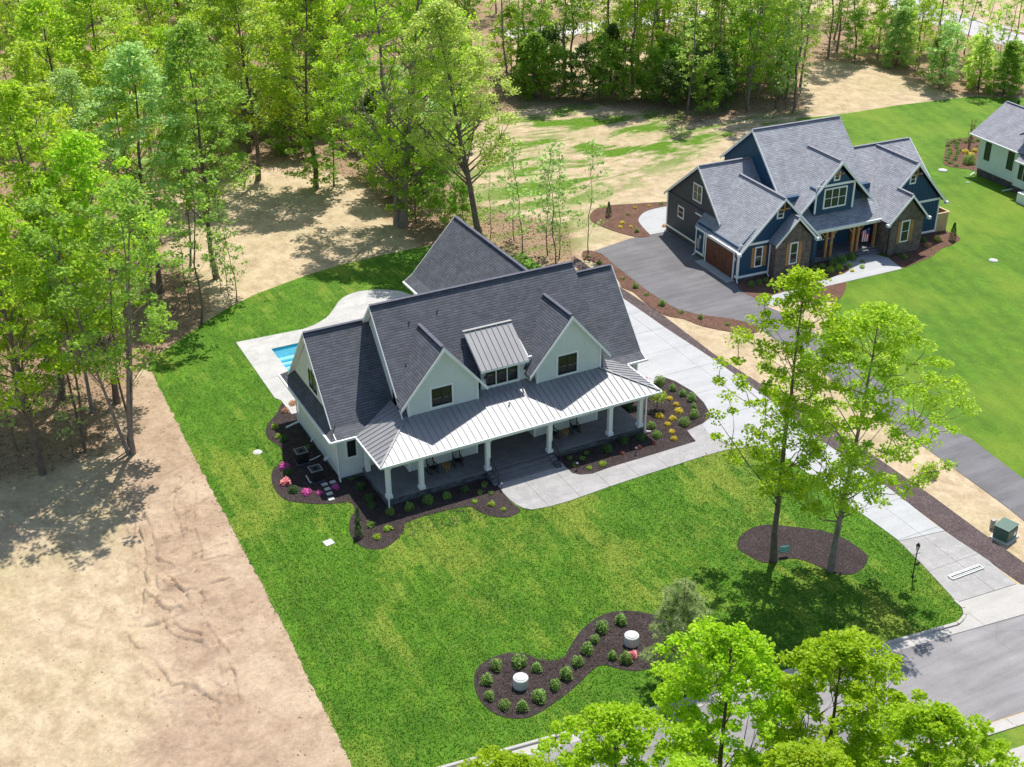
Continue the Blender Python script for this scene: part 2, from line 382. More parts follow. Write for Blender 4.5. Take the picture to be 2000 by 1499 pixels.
m_leafd = leaf_mat('leaves_dark', (.075, .15, .035), (.16, .25, .06), trans=.35)
m_leafp = leaf_mat('leaves_pale', (.26, .42, .11), (.40, .55, .20))
m_leaff = leaf_mat('leaves_maple', (.24, .41, .010), (.40, .555, .024), hue=.015)
m_needle = leaf_mat('pine_needles', (.25, .32, .12), (.40, .46, .21), trans=.35)
m_shrub = leaf_mat('shrub_leaves', (.10, .20, .035), (.28, .42, .10), trans=.3)
m_shruby = leaf_mat('shrub_yellow', (.50, .46, .04), (.75, .62, .08), trans=.3)
m_shrubl = leaf_mat('shrub_lime', (.22, .36, .03), (.40, .52, .07), trans=.3)
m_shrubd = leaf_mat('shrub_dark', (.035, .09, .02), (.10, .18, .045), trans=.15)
m_pink = leaf_mat('azalea_pink', (.55, .08, .32), (.80, .22, .55), trans=.3)
m_rose = leaf_mat('rose_pink', (.75, .25, .28), (.85, .45, .45), trans=.3)
m_peach = leaf_mat('peach_leaves', (.50, .28, .14), (.62, .42, .25), trans=.3)
m_redl = leaf_mat('barberry_red', (.16, .035, .03), (.28, .08, .06), trans=.2)
m_bare = simple('bare_twigs', (.16, .11, .10), .9)
m_steel = simple('galvanised_steel', (.36, .37, .38), .4, .6, var=.1)
m_green_box = simple('green_enamel', (.07, .13, .10), .45, var=.08)
m_teal = simple('teal_print', (.04, .36, .36), .5, var=.03)
m_pool = simple('pool_plaster', (.60, .82, .88), .4, var=.06)
m_poolt = simple('pool_tile', (.02, .33, .45), .3, var=.1)
Mw = MAT('pool_water', .03, spec=.6); Mw.color((.05, .35, .5)); Mw.bump(Mw.noise(Mw.coord('World'), 3, 3), .02); m_water = Mw.m
_tr = Mw.n('BsdfTransparent'); _tr.inputs[0].default_value = (.72, .95, 1.0, 1); _ms = Mw.n('MixShader'); _fr = Mw.n('Fresnel'); _fr.inputs[0].default_value = 1.33
Mw.l(Mw.math('ADD', _fr.outputs[0], .06), _ms.inputs[0]); Mw.l(_tr.outputs[0], _ms.inputs[1]); Mw.l(Mw.b.outputs[0], _ms.inputs[2]); Mw.l(_ms.outputs[0], Mw.t.nodes['Material Output'].inputs['Surface'])
m_lamp = simple('lantern_glass', (.7, .66, .55), .2, var=.02)
m_red = simple('flag_red', (.45, .03, .05), .7, var=.05); m_fblue = simple('flag_blue', (.02, .04, .16), .7, var=.05); m_fwhite = simple('flag_white', (.75, .75, .75), .7, var=.02)
# ------------------------------------------------------------------ outlines on the ground
def spline(pts, n=5, closed=True):
    P = [np.array(p, float) for p in pts]; N = len(P); out = []
    rngk = range(N) if closed else range(N - 1)
    for k in rngk:
        p0 = P[(k - 1) % N] if closed or k > 0 else P[0]; p1 = P[k]; p2 = P[(k + 1) % N]; p3 = P[(k + 2) % N] if closed or k + 2 < N else P[-1]
        for j in range(n):
            t = j / n
            out.append(tuple(.5 * ((2 * p1) + (-p0 + p2) * t + (2 * p0 - 5 * p1 + 4 * p2 - p3) * t * t + (-p0 + 3 * p1 - 3 * p2 + p3) * t ** 3)))
    if not closed: out.append(tuple(P[-1]))
    return out
def area2(p): return sum(p[i][0] * p[(i + 1) % len(p)][1] - p[(i + 1) % len(p)][0] * p[i][1] for i in range(len(p)))
def sheet(name, pts, z, mat, thick=0.0, parent=None, **kw):
    """flat sheet (or low slab) with the given outline"""
    pts = [(p[0], p[1]) for p in pts]
    if area2(pts) < 0: pts = pts[::-1]
    tri = tessellate_polygon([[Vector((x, y, 0)) for x, y in pts]])
    m = MB(); n = len(pts); m.v = [(x, y, z) for x, y in pts]
    for t in tri:
        a, b, c = t
        if area2([pts[a], pts[b], pts[c]]) < 0: a, c = c, a
        m.f.append((a, b, c)); m.mi.append(0)
    if thick:
        m.v += [(x, y, z - thick) for x, y in pts]
        for i in range(n): j = (i + 1) % n; m.f.append((i, n + i, n + j, j)); m.mi.append(0)
    return m.build(name, mat, parent, **kw)
def clip(poly, a, b, c):
    """keep the part of poly where a*x+b*y>=c"""
    out = []
    for i in range(len(poly)):
        p, q = poly[i], poly[(i + 1) % len(poly)]; dp = a * p[0] + b * p[1] - c; dq = a * q[0] + b * q[1] - c
        if dp >= 0: out.append(p)
        if dp * dq < 0:
            t = dp / (dp - dq); out.append(tuple(p[k] + (q[k] - p[k]) * t for k in range(len(p))))
    return out
def inpoly(X, Y, poly):
    inside = np.zeros(X.shape, bool); n = len(poly); j = n - 1
    for i in range(n):
        xi, yi = poly[i]; xj, yj = poly[j]
        if yi != yj:
            c = ((yi > Y) != (yj > Y)) & (X < (xj - xi) * (Y - yi) / (yj - yi) + xi); inside ^= c
        j = i
    return inside
def sdist(X, Y, poly):
    d = np.full(X.shape, 1e9); n = len(poly)
    for i in range(n):
        ax, ay = poly[i]; bx, by = poly[(i + 1) % n]; dx, dy = bx - ax, by - ay; L = dx * dx + dy * dy + 1e-9
        t = np.clip(((X - ax) * dx + (Y - ay) * dy) / L, 0, 1); d = np.minimum(d, np.hypot(X - ax - t * dx, Y - ay - t * dy))
    return np.where(inpoly(X, Y, poly), d, -d)
def smooth01(d, w): return np.clip(d / w * .5 + .5, 0, 1)
# ------------------------------------------------------------------ ground sheet with soil zones
litter_zone = GP([(-250, 1010), (-50, 960), (60, 925), (150, 905), (205, 870), (225, 800), (262, 730), (300, 700), (372, 652), (425, 608), (395, 560), (330, 500), (300, 420), (380, 348), (470, 320), (560, 318), (640, 335), (700, 350), (740, 400), (800, 470), (840, 505), (900, 500), (1000, 520), (1130, 520), (1120, 440), (1000, 420), (930, 400), (900, 300), (950, 225), (1060, 208), (1180, 208), (1270, 222), (1340, 246), (1400, 232), (1480, 222), (1565, 226), (1570, 195), (1560, 150), (1600, 118), (1700, 128), (1790, 160), (1850, 185), (1960, 190), (2100, 190), (2300, 150), (2200, 60), (1900, 60), (1700, 30), (1200, 30), (600, -40), (-100, -60), (-500, 100), (-500, 700)])
dirt_zone = GP([(300, 690), (420, 900), (560, 1180), (700, 1499), (740, 1600), (200, 1600), (330, 1350), (290, 1150), (250, 1000), (200, 900), (230, 780)])
green_zone = GP([(960, 205), (1180, 200), (1560, 225), (1640, 225), (1600, 300), (1300, 330), (1160, 400), (1120, 470), (1040, 500), (960, 470), (900, 330)])
straw2 = GP([(1000, 85), (1290, 95), (1290, 190), (1020, 190)])
step = 1.5
gx = np.arange(-110, 250, step); gy = np.arange(-80, 300, step); GX, GY = np.meshgrid(gx, gy)
nx, ny = len(gx), len(gy)
lit = smooth01(sdist(GX, GY, litter_zone), 3.0); lit = np.minimum(lit, 1 - smooth01(sdist(GX, GY, straw2), 4))
dirt = smooth01(sdist(GX, GY, dirt_zone), 5.0); grn = smooth01(sdist(GX, GY, green_zone), 4.0)
V = np.stack([GX.ravel(), GY.ravel(), np.zeros(GX.size)], 1)
idx = np.arange(nx * ny).reshape(ny, nx)
Fq = np.stack([idx[:-1, :-1].ravel(), idx[:-1, 1:].ravel(), idx[1:, 1:].ravel(), idx[1:, :-1].ravel()], 1)
gme = mesh_np('ground', V, Fq, m_ground, {'litter': lit.ravel(), 'dirt': dirt.ravel(), 'green': grn.ravel()})
go = bpy.data.objects.new('ground', gme); COL.objects.link(go); tag(go, kind='structure')
far = MB(); far.face([(-1500, -1500, -2), (1500, -1500, -2), (1500, 1500, -2), (-1500, 1500, -2)]); far.build('terrain', simple('far_forest_floor', (.10, .11, .05), .9), kind='structure')
# ------------------------------------------------------------------ lawns
kx0, ky0, kx1, ky1 = -6.29, -22.55, 24.3, -26.33
def kerb_y(x): return ky0 + (ky1 - ky0) * (x - kx0) / (kx1 - kx0)
walk_low = [(1618, 955), (1545, 902), (1510, 883), (1485, 875), (1468, 873), (1445, 874), (1422, 878), (1363, 895), (1300, 916), (1196, 950), (1112, 980), (1056, 994), (1022, 994)]
drive_left = [(1874, 1184), (1849, 1156), (1800, 1103), (1755, 1058), (1713, 1026), (1650, 981)] + walk_low[:1]
lawnA = GP([(290, 715), (300, 700), (330, 680), (350, 665), (390, 637), (440, 605), (500, 575), (580, 545), (650, 522), (720, 505), (790, 490), (850, 478), (930, 470), (1000, 500)]) \
    + [(28, 34), (28, 14), (20, 8)] + [G(1260, 760), G(1380, 840)] + GP(walk_low[::-1][3:] + drive_left[::-1][1:]) + [(25.68, -25.0), (25.60, -25.5), (25.25, -25.95), (24.8, -26.18), (24.3, kerb_y(24.3)), (22.6, kerb_y(22.6)), (10, kerb_y(10)), (-6.3, kerb_y(-6.3)), (-10.35, kerb_y(-10.35)), (-9.9, -8), (-9.7, 11.25), (-9.36, 27.5)]
_l = []
for k in range(len(lawnA)):
    a, b = np.array(lawnA[k], float), np.array(lawnA[(k + 1) % len(lawnA)], float); n_ = max(1, int(np.linalg.norm(b - a) / .35)) if (a[0] < -9 and b[0] < -9) else 1
    for j in range(n_): p = a + (b - a) * j / n_; _l.append((float(p[0] + (rng.normal() * .045 if n_ > 1 else 0)), float(p[1])))
lawnA = _l
sheet('lawn', lawnA, .02, m_lawn, .02, kind='structure')
lawnB = GP([(1559, 232), (1643, 224), (1755, 206), (1830, 197), (1895, 189), (2000, 192), (2200, 200), (2500, 300), (2500, 1000), (2200, 1060), (2000, 937), (1895, 857), (1814, 822), (1700, 735), (1629, 685), (1600, 660), (1632, 591), (1650, 570), (1650, 500), (1500, 300)])
sheet('neighbour_lawn', lawnB, .02, m_lawnB, .02, kind='structure')
sheet('roadside_lawn', GP([(1930, 95), (2000, 112), (2200, 160), (2200, 210), (2000, 165), (1960, 140)]), .02, m_lawnB, .02, kind='structure')
# ------------------------------------------------------------------ street with kerbs
def road_strip(name, off0, off1, z0, z1, mat, xa=-60, xb=75, n=27, prof=None, **kw):
    m = MB(); xs = np.linspace(xa, xb, n)
    for i in range(n - 1):
        a, b = xs[i], xs[i + 1]
        for (o0, h0), (o1, h1) in zip(prof[:-1], prof[1:]):
            m.face([(a, kerb_y(a) + o1, h1), (b, kerb_y(b) + o1, h1), (b, kerb_y(b) + o0, h0), (a, kerb_y(a) + o0, h0)])
    return m.build(name, mat, **kw)
road_strip('street', 0, 0, 0, 0, m_asph, prof=[(-.72, .012), (-3.7, .05), (-7.15, .012)], kind='structure')
kerbN = thing('kerb', None, None); kerbN['kind'] = 'structure'
def kerb_piece(a, b, par, side=1, base=0.0):
    m = MB(); g = .012; a += g; b -= g
    pr = [(0.0, -.1), (0.0, .15), (-.13, .155), (-.17, .13), (-.20, .03), (-.75, .016), (-.75, -.1)]
    if side < 0: pr = [(-base - o, h) for o, h in pr]
    P = [[(x, kerb_y(x) + o, h) for o, h in pr] for x in (a, b)]
    n = len(pr)
    for k in range(n - 1):
        q = [P[0][k + 1], P[1][k + 1], P[1][k], P[0][k]]
        m.face(q if side > 0 else q[::-1])
    m.face(P[0] if side < 0 else P[0][::-1]); m.face(P[1][::-1] if side < 0 else P[1])
    m.build('kerb_stone', m_kerb, par)
x = -40.0
while x < 22.5: kerb_piece(x, min(x + 3.05, 22.6), kerbN); x += 3.05
kerbS = thing('far_kerb', None, None); kerbS['kind'] = 'structure'
x = -40.0
while x < 60: kerb_piece(x, x + 3.05, kerbS, -1, 8.0); x += 3.05
vv = [( -60, kerb_y(-60) - 8.0), (75, kerb_y(75) - 8.0), (75, -75), (-60, -75)]
sheet('verge', vv, .1, m_lawn, .1, kind='structure')
sheet('pavement', [(14, kerb_y(14) - 9.2), (60, kerb_y(60) - 9.2), (60, kerb_y(60) - 10.7), (14, kerb_y(14) - 10.7)], .14, m_kerb, .1, kind='structure')
# ------------------------------------------------------------------ concrete drive built slab by slab
dr = thing('driveway', None, None); dr['kind'] = 'structure'
Ledge = [G(1300, 700), (19.8, 16.0), G(1245, 735), G(1297, 738), G(1353, 766), G(1388, 811), G(1396, 850), G(1500, 868), G(1560, 915), G(1618, 955), G(1650, 981), G(1713, 1026), G(1755, 1058), G(1800, 1103), G(1849, 1156), G(1870, 1180)]
Redge = [G(1218, 585), G(1256, 611), G(1300, 642), G(1398, 706), G(1510, 787), G(1587, 850), G(1670, 908), G(1755, 969), G(1825, 1025), G(1846, 1037), G(1930, 1096), G(1986, 1142)]
out = [ (22.5, 24.5), (22.5, 4.6), (21.6, 4.6) ]
poly = out + spline(GP([(1262, 738), (1297, 738), (1319, 746), (1353, 766), (1375, 788), (1388, 811), (1384, 822), (1372, 832), (1385, 850), (1420, 862), (1468, 871), (1510, 883), (1545, 902), (1618, 955), (1650, 981), (1713, 1026), (1755, 1058)]), 1, False)[1:-1] + GP([(1756, 1058), (1845, 1038)]) + GP(list(reversed([(1256, 611), (1300, 642), (1398, 706), (1510, 787), (1587, 850), (1670, 908), (1755, 969), (1825, 1025)]))) + [G(1218, 585), (29.0, 24.5)]
# joints run across the drive
ddir = np.array(G(1755, 969)) - np.array(G(1398, 706)); ddir /= np.linalg.norm(ddir); nrm = np.array([-ddir[1], ddir[0]])
ss = [np.dot(p, ddir) for p in poly]; s = min(ss); slabs = 0
mid_n = np.dot((np.array(G(1713, 1026)) + np.array(G(1800, 1003))) / 2, nrm)
while s < max(ss):
    s2 = s + 3.6; q = clip(clip(poly, ddir[0], ddir[1], s + .012), -ddir[0], -ddir[1], -s2 + .012)
    for sg in (1, -1):
        qq = clip(q, sg * nrm[0], sg * nrm[1], sg * mid_n + .01) if len(q) > 2 else []
        if len(qq) > 2 and abs(area2(qq)) > .6: sheet('concrete_slab', qq, .055 , m_conc, .05, dr)
    s = s2
apr = thing('driveway_apron', None, None); apr['kind'] = 'structure'
st = GP([(1756, 1059), (1845, 1039), (1930, 1096), (1984, 1142), (1868, 1178), (1849, 1156), (1800, 1103)])
for sg in (1, -1):
    q = clip(st, sg * nrm[0], sg * nrm[1], sg * mid_n + .01)
    a = np.array(G(1862, 1100)); c0 = float(a @ ddir)
    for t in (1, -1):
        q2 = clip(q, t * ddir[0], t * ddir[1], t * c0 + .01)
        if len(q2) > 2: sheet('stamped_slab', q2, .055, m_stamp, .05, apr)
q = [G(1868, 1179), G(1984, 1143), (G(2000, 1150)[0] + 1.2, G(2000, 1150)[1] - .4), (29.5, kerb_y(29.5) + .1), (29.5, kerb_y(29.5) - .74), (22.6, kerb_y(22.6) - .74), (22.6, kerb_y(22.6) - .19), (24.3, kerb_y(24.3) - .19), (24.9, -26.35), (25.42, -26.07), (25.78, -25.55), (25.86, -25.0), (25.76, -24.86)]
for sg in (1, -1):
    qq = clip(q, sg, 0, sg * 25.6 + .01); sheet('apron_slab', qq, .05, m_kerb, .05, apr)
x = 29.6
while x < 60: kerb_piece(x, x + 3.05, kerbN); x += 3.05
ret = MB(); cpts = [(22.61, kerb_y(22.61)), (24.3, kerb_y(24.3)), (24.8, -26.18), (25.25, -25.95), (25.60, -25.5), (25.68, -25.0), (25.70, -24.75)]; hs = [.155, .15, .13, .11, .09, .065, .06]
for k in range(len(cpts) - 1):
    a, b = np.array(cpts[k]), np.array(cpts[k + 1]); d = (b - a) / np.linalg.norm(b - a); nn_ = np.array([d[1], -d[0]]) * .185
    ret.face([(*a, hs[k]), (*(a + nn_), hs[k] - .01), (*(b + nn_), hs[k + 1] - .01), (*b, hs[k + 1])]); ret.face([(*(a + nn_), -.05), (*(b + nn_), -.05), (*(b + nn_), hs[k + 1] - .01), (*(a + nn_), hs[k] - .01)]); ret.face([(*b, -.05), (*a, -.05), (*a, hs[k]), (*b, hs[k + 1])])
ret.build('kerb_return', m_kerb, kerbN)
# raised steel bar lying on the apron, built as a frame with inner bars
td = thing('steel_bar', 'long narrow steel drain grate set across the stamped concrete near the street', 'drain')
pa, pb = np.array(G(1856, 1131)), np.array(G(1916, 1109)); dd = (pb - pa) / np.linalg.norm(pb - pa); nn = np.array([-dd[1], dd[0]]); Ld = np.linalg.norm(pb - pa)
def dp(s_, n_): p = pa + dd * s_ + nn * n_; return (p[0], p[1])
sheet('channel', [dp(0, -.17), dp(Ld, -.17), dp(Ld, .17), dp(0, .17)], .058, m_black, .02, td)
fr = MB()
for a_, b_ in (((0, -.19), (Ld, -.19)), ((0, .19), (Ld, .19)), ((0, -.19), (0, .19)), ((Ld, -.19), (Ld, .19))): fr.bar((*dp(*a_), .08), (*dp(*b_), .09), .09, .08)
fr.build('frame', m_steel, td)
gb = MB()
for o_ in (-.07, .08): gb.bar((*dp(.08, o_), .1), (*dp(Ld - .08, o_), .1), .07, .05)
gb.each('inner_bar', m_steel, td)
# ------------------------------------------------------------------ front walk in slabs
wk = thing('front_walk', None, None); wk['kind'] = 'structure'
wlow = [(1378, 891), (1300, 916), (1196, 950), (1112, 980), (1080, 989), (1056, 994), (1039, 997), (1022, 994), (1008, 987), (994, 976), (983, 964), (966, 941)]
wup = [(1094, 902), (1104, 913), (1118, 926), (1134, 929), (1157, 927), (1196, 913), (1280, 888), (1358, 864), (1373, 834)]
walk = GP(wlow) + [(7.5, -.9), (12.4, -.9)] + GP(wup)
sheet('walk_slab', GP([(1352, 855), (1342, 842), (1372, 829), (1384, 819), (1400, 845), (1425, 862), (1475, 871), (1450, 876), (1422, 879), (1382, 890), (1362, 866)]), .052, m_stamp, .05, wk)
cuts = [7.0, 9.4, 11.8, 14.2, 16.6, 19.0, 30]
for a_, b_ in zip([-5] + cuts[:-1], cuts):
    q = clip(clip(walk, 1, 0, a_ + .01), -1, 0, -b_ + .01)
    if len(q) > 2 and abs(area2(q)) > .3: sheet('walk_slab', q, .058, m_stamp, .05, wk)
# ------------------------------------------------------------------ patio and pool
pt = thing('patio', None, None); pt['kind'] = 'structure'
pat = GP([(461, 670), (593, 644), (612, 637), (625, 630), (636, 623), (644, 616), (650, 607), (656, 599), (660, 592), (667, 585), (676, 579), (686, 575), (698, 571), (712, 569), (730, 567), (748, 567), (764, 568), (776, 569), (792, 573), (804, 578)]) + [(16.5, 27), (16.5, 13), (-1.7, 14.6), (-1.75, 17.0), (-2.05, 17.55)]
px0, px1, py0, py1 = .25, 4.6, 14.9, 25.6
for (a_, b_, c_) in ((-1, 0, -px0), (1, 0, px1)): sheet('patio_slab', clip(pat, a_, b_, c_), .06, m_patio, .06, pt)
inner = clip(clip(pat, 1, 0, px0), -1, 0, -px1)
sheet('patio_slab', clip(inner, 0, 1, py1), .06, m_patio, .06, pt); sheet('patio_slab', clip(inner, 0, -1, -py0), .06, m_patio, .06, pt)
pool = thing('swimming_pool', 'narrow rectangular swimming pool with blue water in the white rear patio', 'pool', ((px0 + px1) / 2, (py0 + py1) / 2, 0))
b = MB(); hx, hy = (px1 - px0) / 2, (py1 - py0) / 2; dz = -1.1
b.face([(-hx, -hy, dz), (hx, -hy, dz), (hx, hy, dz), (-hx, hy, dz)])
b.face([(-hx, -hy, .05), (hx, -hy, .05), (hx, -hy, dz), (-hx, -hy, dz)]); b.face([(hx, hy, .05), (-hx, hy, .05), (-hx, hy, dz), (hx, hy, dz)]); b.face([(hx, -hy, .05), (hx, hy, .05), (hx, hy, dz), (hx, -hy, dz)]); b.face([(-hx, hy, .05), (-hx, -hy, .05), (-hx, -hy, dz), (-hx, hy, dz)])
b.build('basin', m_pool, pool)
b = MB()
for q in ((-hx, -hx + .03, -hy, hy), (hx - .03, hx, -hy, hy), (-hx + .03, hx - .03, hy - .03, hy), (-hx + .03, hx - .03, -hy, -hy + .03)): b.box(*q, -.22, .03)
b.build('tile_band', m_poolt, pool)
for k in range(3): b = MB(); b.box(-hx + .1, hx - .1, hy - 1.1 - k * .45 - .45, hy - 1.1 - k * .45, dz + .01, -.35 - k * .22); b.build('pool_step', m_pool, pool)
b = MB(); b.face([(-hx + .03, -hy + .03, -.08), (hx - .03, -hy + .03, -.08), (hx - .03, hy - .03, -.08), (-hx + .03, hy - .03, -.08)]); b.build('water', m_water, pool)
# cut the ground and lawn sheets where the basin goes down
for nm in ('ground', 'lawn'):
    o = bpy.data.objects[nm]; cu = MB(); cu.box(px0 + .004, px1 - .004, py0 + .004, py1 - .004, -2, 1)
    c = cu.build('cutter', m_pool); md = o.modifiers.new('hole', 'BOOLEAN'); md.object = c; md.operation = 'DIFFERENCE'; md.solver = 'FAST' if nm == 'ground' else 'EXACT'
    dg = bpy.context.evaluated_depsgraph_get(); me = bpy.data.meshes.new_from_object(o.evaluated_get(dg)); o.modifiers.clear(); o.data = me
    bpy.data.objects.remove(c)
# ------------------------------------------------------------------ neighbour drive, its walk and patio
sheet('neighbour_driveway', spline(GP([(1160, 491), (1230, 467), (1300, 452), (1345, 440)]), 1, False)[:-1] + GP([(1400, 470), (1480, 560), (1500, 600), (1560, 625), (1650, 700), (1700, 735), (1814, 822), (1895, 857), (2000, 937), (2200, 1060), (2250, 1200), (2000, 1018), (1965, 990), (1825, 888), (1650, 766), (1590, 710), (1500, 655), (1480, 638), (1430, 624), (1363, 615), (1322, 604), (1300, 592), (1266, 570), (1235, 546), (1215, 530), (1200, 519), (1190, 508), (1175, 497)]), .032, m_asphB, .03, kind='structure')
sheet('neighbour_patio', spline(GP([(1310, 403), (1275, 410), (1256, 418), (1247, 430), (1252, 441), (1262, 452)]), 4, False) + GP([(1270, 460), (1302, 454), (1345, 430), (1340, 400)]), .07, m_conc, .06, kind='structure')
sheet('neighbour_walk', GP([(1480, 586), (1530, 572), (1587, 554), (1628, 542), (1650, 535), (1659, 529), (1655, 523), (1640, 515), (1700, 495), (1735, 505), (1762, 526), (1650, 552), (1615, 560), (1573, 575), (1510, 600)]), .05, m_conc, .04, kind='structure')
# roads and lot seen through the far trees
sheet('far_road', GP([(1700, -20), (1780, -6), (1850, 22), (1920, 48), (2000, 70), (2300, 150), (2300, 190), (2000, 101), (1920, 78), (1830, 50), (1772, 30), (1740, 10)]), .05, simple('far_asphalt', (.42, .40, .41), .9, var=.05), .04, kind='structure')
sheet('far_pavement', GP([(1772, -14), (1800, 0), (1850, 18), (1920, 42), (2000, 62), (2300, 140), (2300, 144), (2000, 66), (1920, 46), (1846, 22), (1795, 4)]), .09, m_kerb, .05, kind='structure')
sheet('far_lane', GP([(960, 60), (1100, 50), (1300, 28), (1480, 15), (1480, 30), (1300, 46), (1110, 70), (1020, 84)]), .05, simple('pale_gravel', (.55, .50, .50), .9, var=.1), .04, kind='structure')
# ------------------------------------------------------------------ planting beds
def bed(name, pts, mat, label, z=.045, sp=3, lab2=None):
    o = sheet(name, spline(pts, sp), z, mat, .045); return tag(o, kind='structure')
bed_left = GP([(580, 790), (562, 781), (550, 788), (542, 807), (527, 824), (519, 841), (524, 858), (547, 874), (553, 897), (549, 906), (535, 916), (530, 933), (536, 956), (558, 978), (598, 984), (626, 986), (659, 984), (680, 982), (690, 988), (693, 1000), (684, 1014), (682, 1037), (693, 1059), (718, 1073), (749, 1072), (774, 1056), (789, 1036), (794, 1022), (830, 1009), (872, 998), (906, 991), (922, 992), (939, 1002), (962, 1010), (990, 1012), (1012, 1004), (1016, 996), (1000, 984), (983, 964), (966, 941)]) + [(7.4, 1), (.5, 1.5), (0, 4.2), (-1.4, 4.6), (-1.4, 12)]
bed('planting_bed', bed_left, m_mulch, '')
bed_right = [(12.6, 1), (19.6, 1), (20.1, 4.6), (21.3, 4.9)] + GP([(1262, 736), (1297, 738), (1319, 746), (1353, 766), (1375, 788), (1388, 811), (1384, 822), (1372, 830), (1362, 845), (1358, 864), (1320, 876), (1280, 888), (1240, 900), (1196, 913), (1157, 927), (1134, 929), (1118, 926), (1104, 913), (1094, 902)])
bed('planting_bed', bed_right, m_mulch, '', sp=2)
bed('tree_bed', GP([(1440, 1060), (1450, 1044), (1475, 1030), (1506, 1026), (1545, 1030), (1580, 1034), (1615, 1040), (1650, 1054), (1678, 1072), (1695, 1089), (1688, 1107), (1671, 1121), (1643, 1124), (1615, 1116), (1587, 1102), (1559, 1093), (1538, 1093), (1517, 1098), (1489, 1100), (1461, 1086), (1443, 1074)]), m_mulch, '')
bed('cover_bed', GP([(926, 1324), (933, 1306), (954, 1289), (989, 1277), (1024, 1278), (1052, 1289), (1080, 1292), (1101, 1285), (1111, 1268), (1129, 1240), (1150, 1219), (1181, 1201), (1220, 1194), (1269, 1200), (1307, 1215), (1325, 1250), (1307, 1289), (1272, 1306), (1237, 1312), (1202, 1306), (1178, 1300), (1157, 1310), (1136, 1331), (1115, 1350), (1087, 1371), (1059, 1390), (1031, 1403), (996, 1404), (964, 1394), (940, 1373), (928, 1348)]), m_mulch, '')
sheet('mulch_strip', GP([(1120, 500), (1160, 528), (1218, 566), (1297, 618), (1394, 692), (1461, 735), (1560, 798), (1680, 872), (1821, 970), (1909, 1035), (2000, 1100), (2100, 1170), (2100, 1215), (2000, 1145), (1930, 1096), (1846, 1037), (1762, 974), (1670, 908), (1587, 850), (1510, 787), (1398, 706), (1300, 642), (1218, 586), (1180, 560), (1120, 520)]), .03, m_mulchG, .03, kind='structure')
bed('red_mulch_bed', GP([(1137, 494), (1150, 490), (1175, 497), (1200, 519), (1235, 546), (1266, 570), (1300, 591), (1322, 604), (1363, 615), (1430, 624), (1480, 638), (1478, 650), (1440, 651), (1372, 638), (1336, 624), (1297, 616), (1260, 592), (1236, 571), (1214, 562), (1205, 545), (1165, 515), (1140, 507)]), m_mulchR, '')
bed('red_mulch_bed', GP([(1310, 395), (1238, 399), (1192, 402), (1164, 409), (1152, 423), (1160, 436), (1199, 452), (1243, 464), (1262, 464), (1270, 460), (1252, 441), (1247, 430), (1256, 418), (1275, 409), (1315, 402)]), m_mulchR, '', z=.05)
bed('red_mulch_bed', GP([(1440, 545), (1500, 520), (1580, 500), (1680, 480), (1700, 500), (1668, 512), (1659, 522), (1655, 533), (1628, 542), (1587, 554), (1530, 572), (1485, 584), (1450, 570)]), m_mulchR, '', z=.047)
bed('red_mulch_bed', GP([(1735, 490), (1790, 470), (1822, 455), (1850, 453), (1872, 463), (1874, 470), (1858, 480), (1838, 487), (1818, 503), (1790, 514), (1765, 524), (1745, 512)]), m_mulchR, '', z=.047)
bed('red_mulch_bed', GP([(1650, 551), (1650, 570), (1634, 590), (1610, 588), (1580, 590), (1580, 574), (1615, 560)]), m_mulchR, '', z=.047)
bed('red_mulch_bed', GP([(1915, 272), (1875, 272), (1850, 276), (1847, 290), (1843, 310), (1843, 322), (1862, 328), (1890, 331), (1915, 332)]), m_mulchR, '', z=.047)
# ------------------------------------------------------------------ building helpers
def fbox(m, face, c, u0, u1, n0, n1, z0, z1):
    """box on a wall plane: c = plane coordinate, u = along the wall, n = outward"""
    if face == 'S': m.box(u0, u1, c - n1, c - n0, z0, z1)
    elif face == 'N': m.box(u0, u1, c + n0, c + n1, z0, z1)
    elif face == 'W': m.box(c - n1, c - n0, u0, u1, z0, z1)
    elif face == 'E': m.box(c + n0, c + n1, u0, u1, z0, z1)
    return m
def window(par, face, c, u0, u1, z0, z1, lights=2, rows=1, frame=None, trim=None, glass=None, tw=.14, sill=True):
    """window part (its frame) with panes and casing as sub-parts"""
    frame = frame or m_black; trim = trim or m_trim; glass = glass or m_glass
    fw = .055; m = MB()
    fbox(m, face, c, u0, u0 + fw, .0, .055, z0, z1); fbox(m, face, c, u1 - fw, u1, .0, .055, z0, z1)
    fbox(m, face, c, u0 + fw, u1 - fw, .0, .055, z0, z0 + fw); fbox(m, face, c, u0 + fw, u1 - fw, .0, .055, z1 - fw, z1)
    iw = (u1 - u0 - 2 * fw)
    for k in range(1, lights): uu = u0 + fw + iw * k / lights; fbox(m, face, c, uu - fw * .6, uu + fw * .6, .0, .05, z0 + fw, z1 - fw)
    ih = z1 - z0 - 2 * fw
    for k in range(1, rows): zz = z0 + fw + ih * k / rows; fbox(m, face, c, u0 + fw, u1 - fw, .0, .047, zz - .022, zz + .022)
    w = m.build('window', frame, par)
    for k in range(lights):
        a = u0 + fw + iw * k / lights; b = a + iw / lights; g = MB(); fbox(g, face, c, a, b, .005, .02, z0 + fw, z1 - fw); g.build('pane', glass, w)
    if tw:
        t = MB(); fbox(t, face, c, u0 - tw, u0, .0, .035, z0 - tw, z1 + tw); fbox(t, face, c, u1, u1 + tw, .0, .035, z0 - tw, z1 + tw)
        fbox(t, face, c, u0, u1, .0, .035, z1, z1 + tw); fbox(t, face, c, u0, u1, .0, .05 if sill else .035, z0 - tw, z0); t.build('casing', trim, w)
    return w
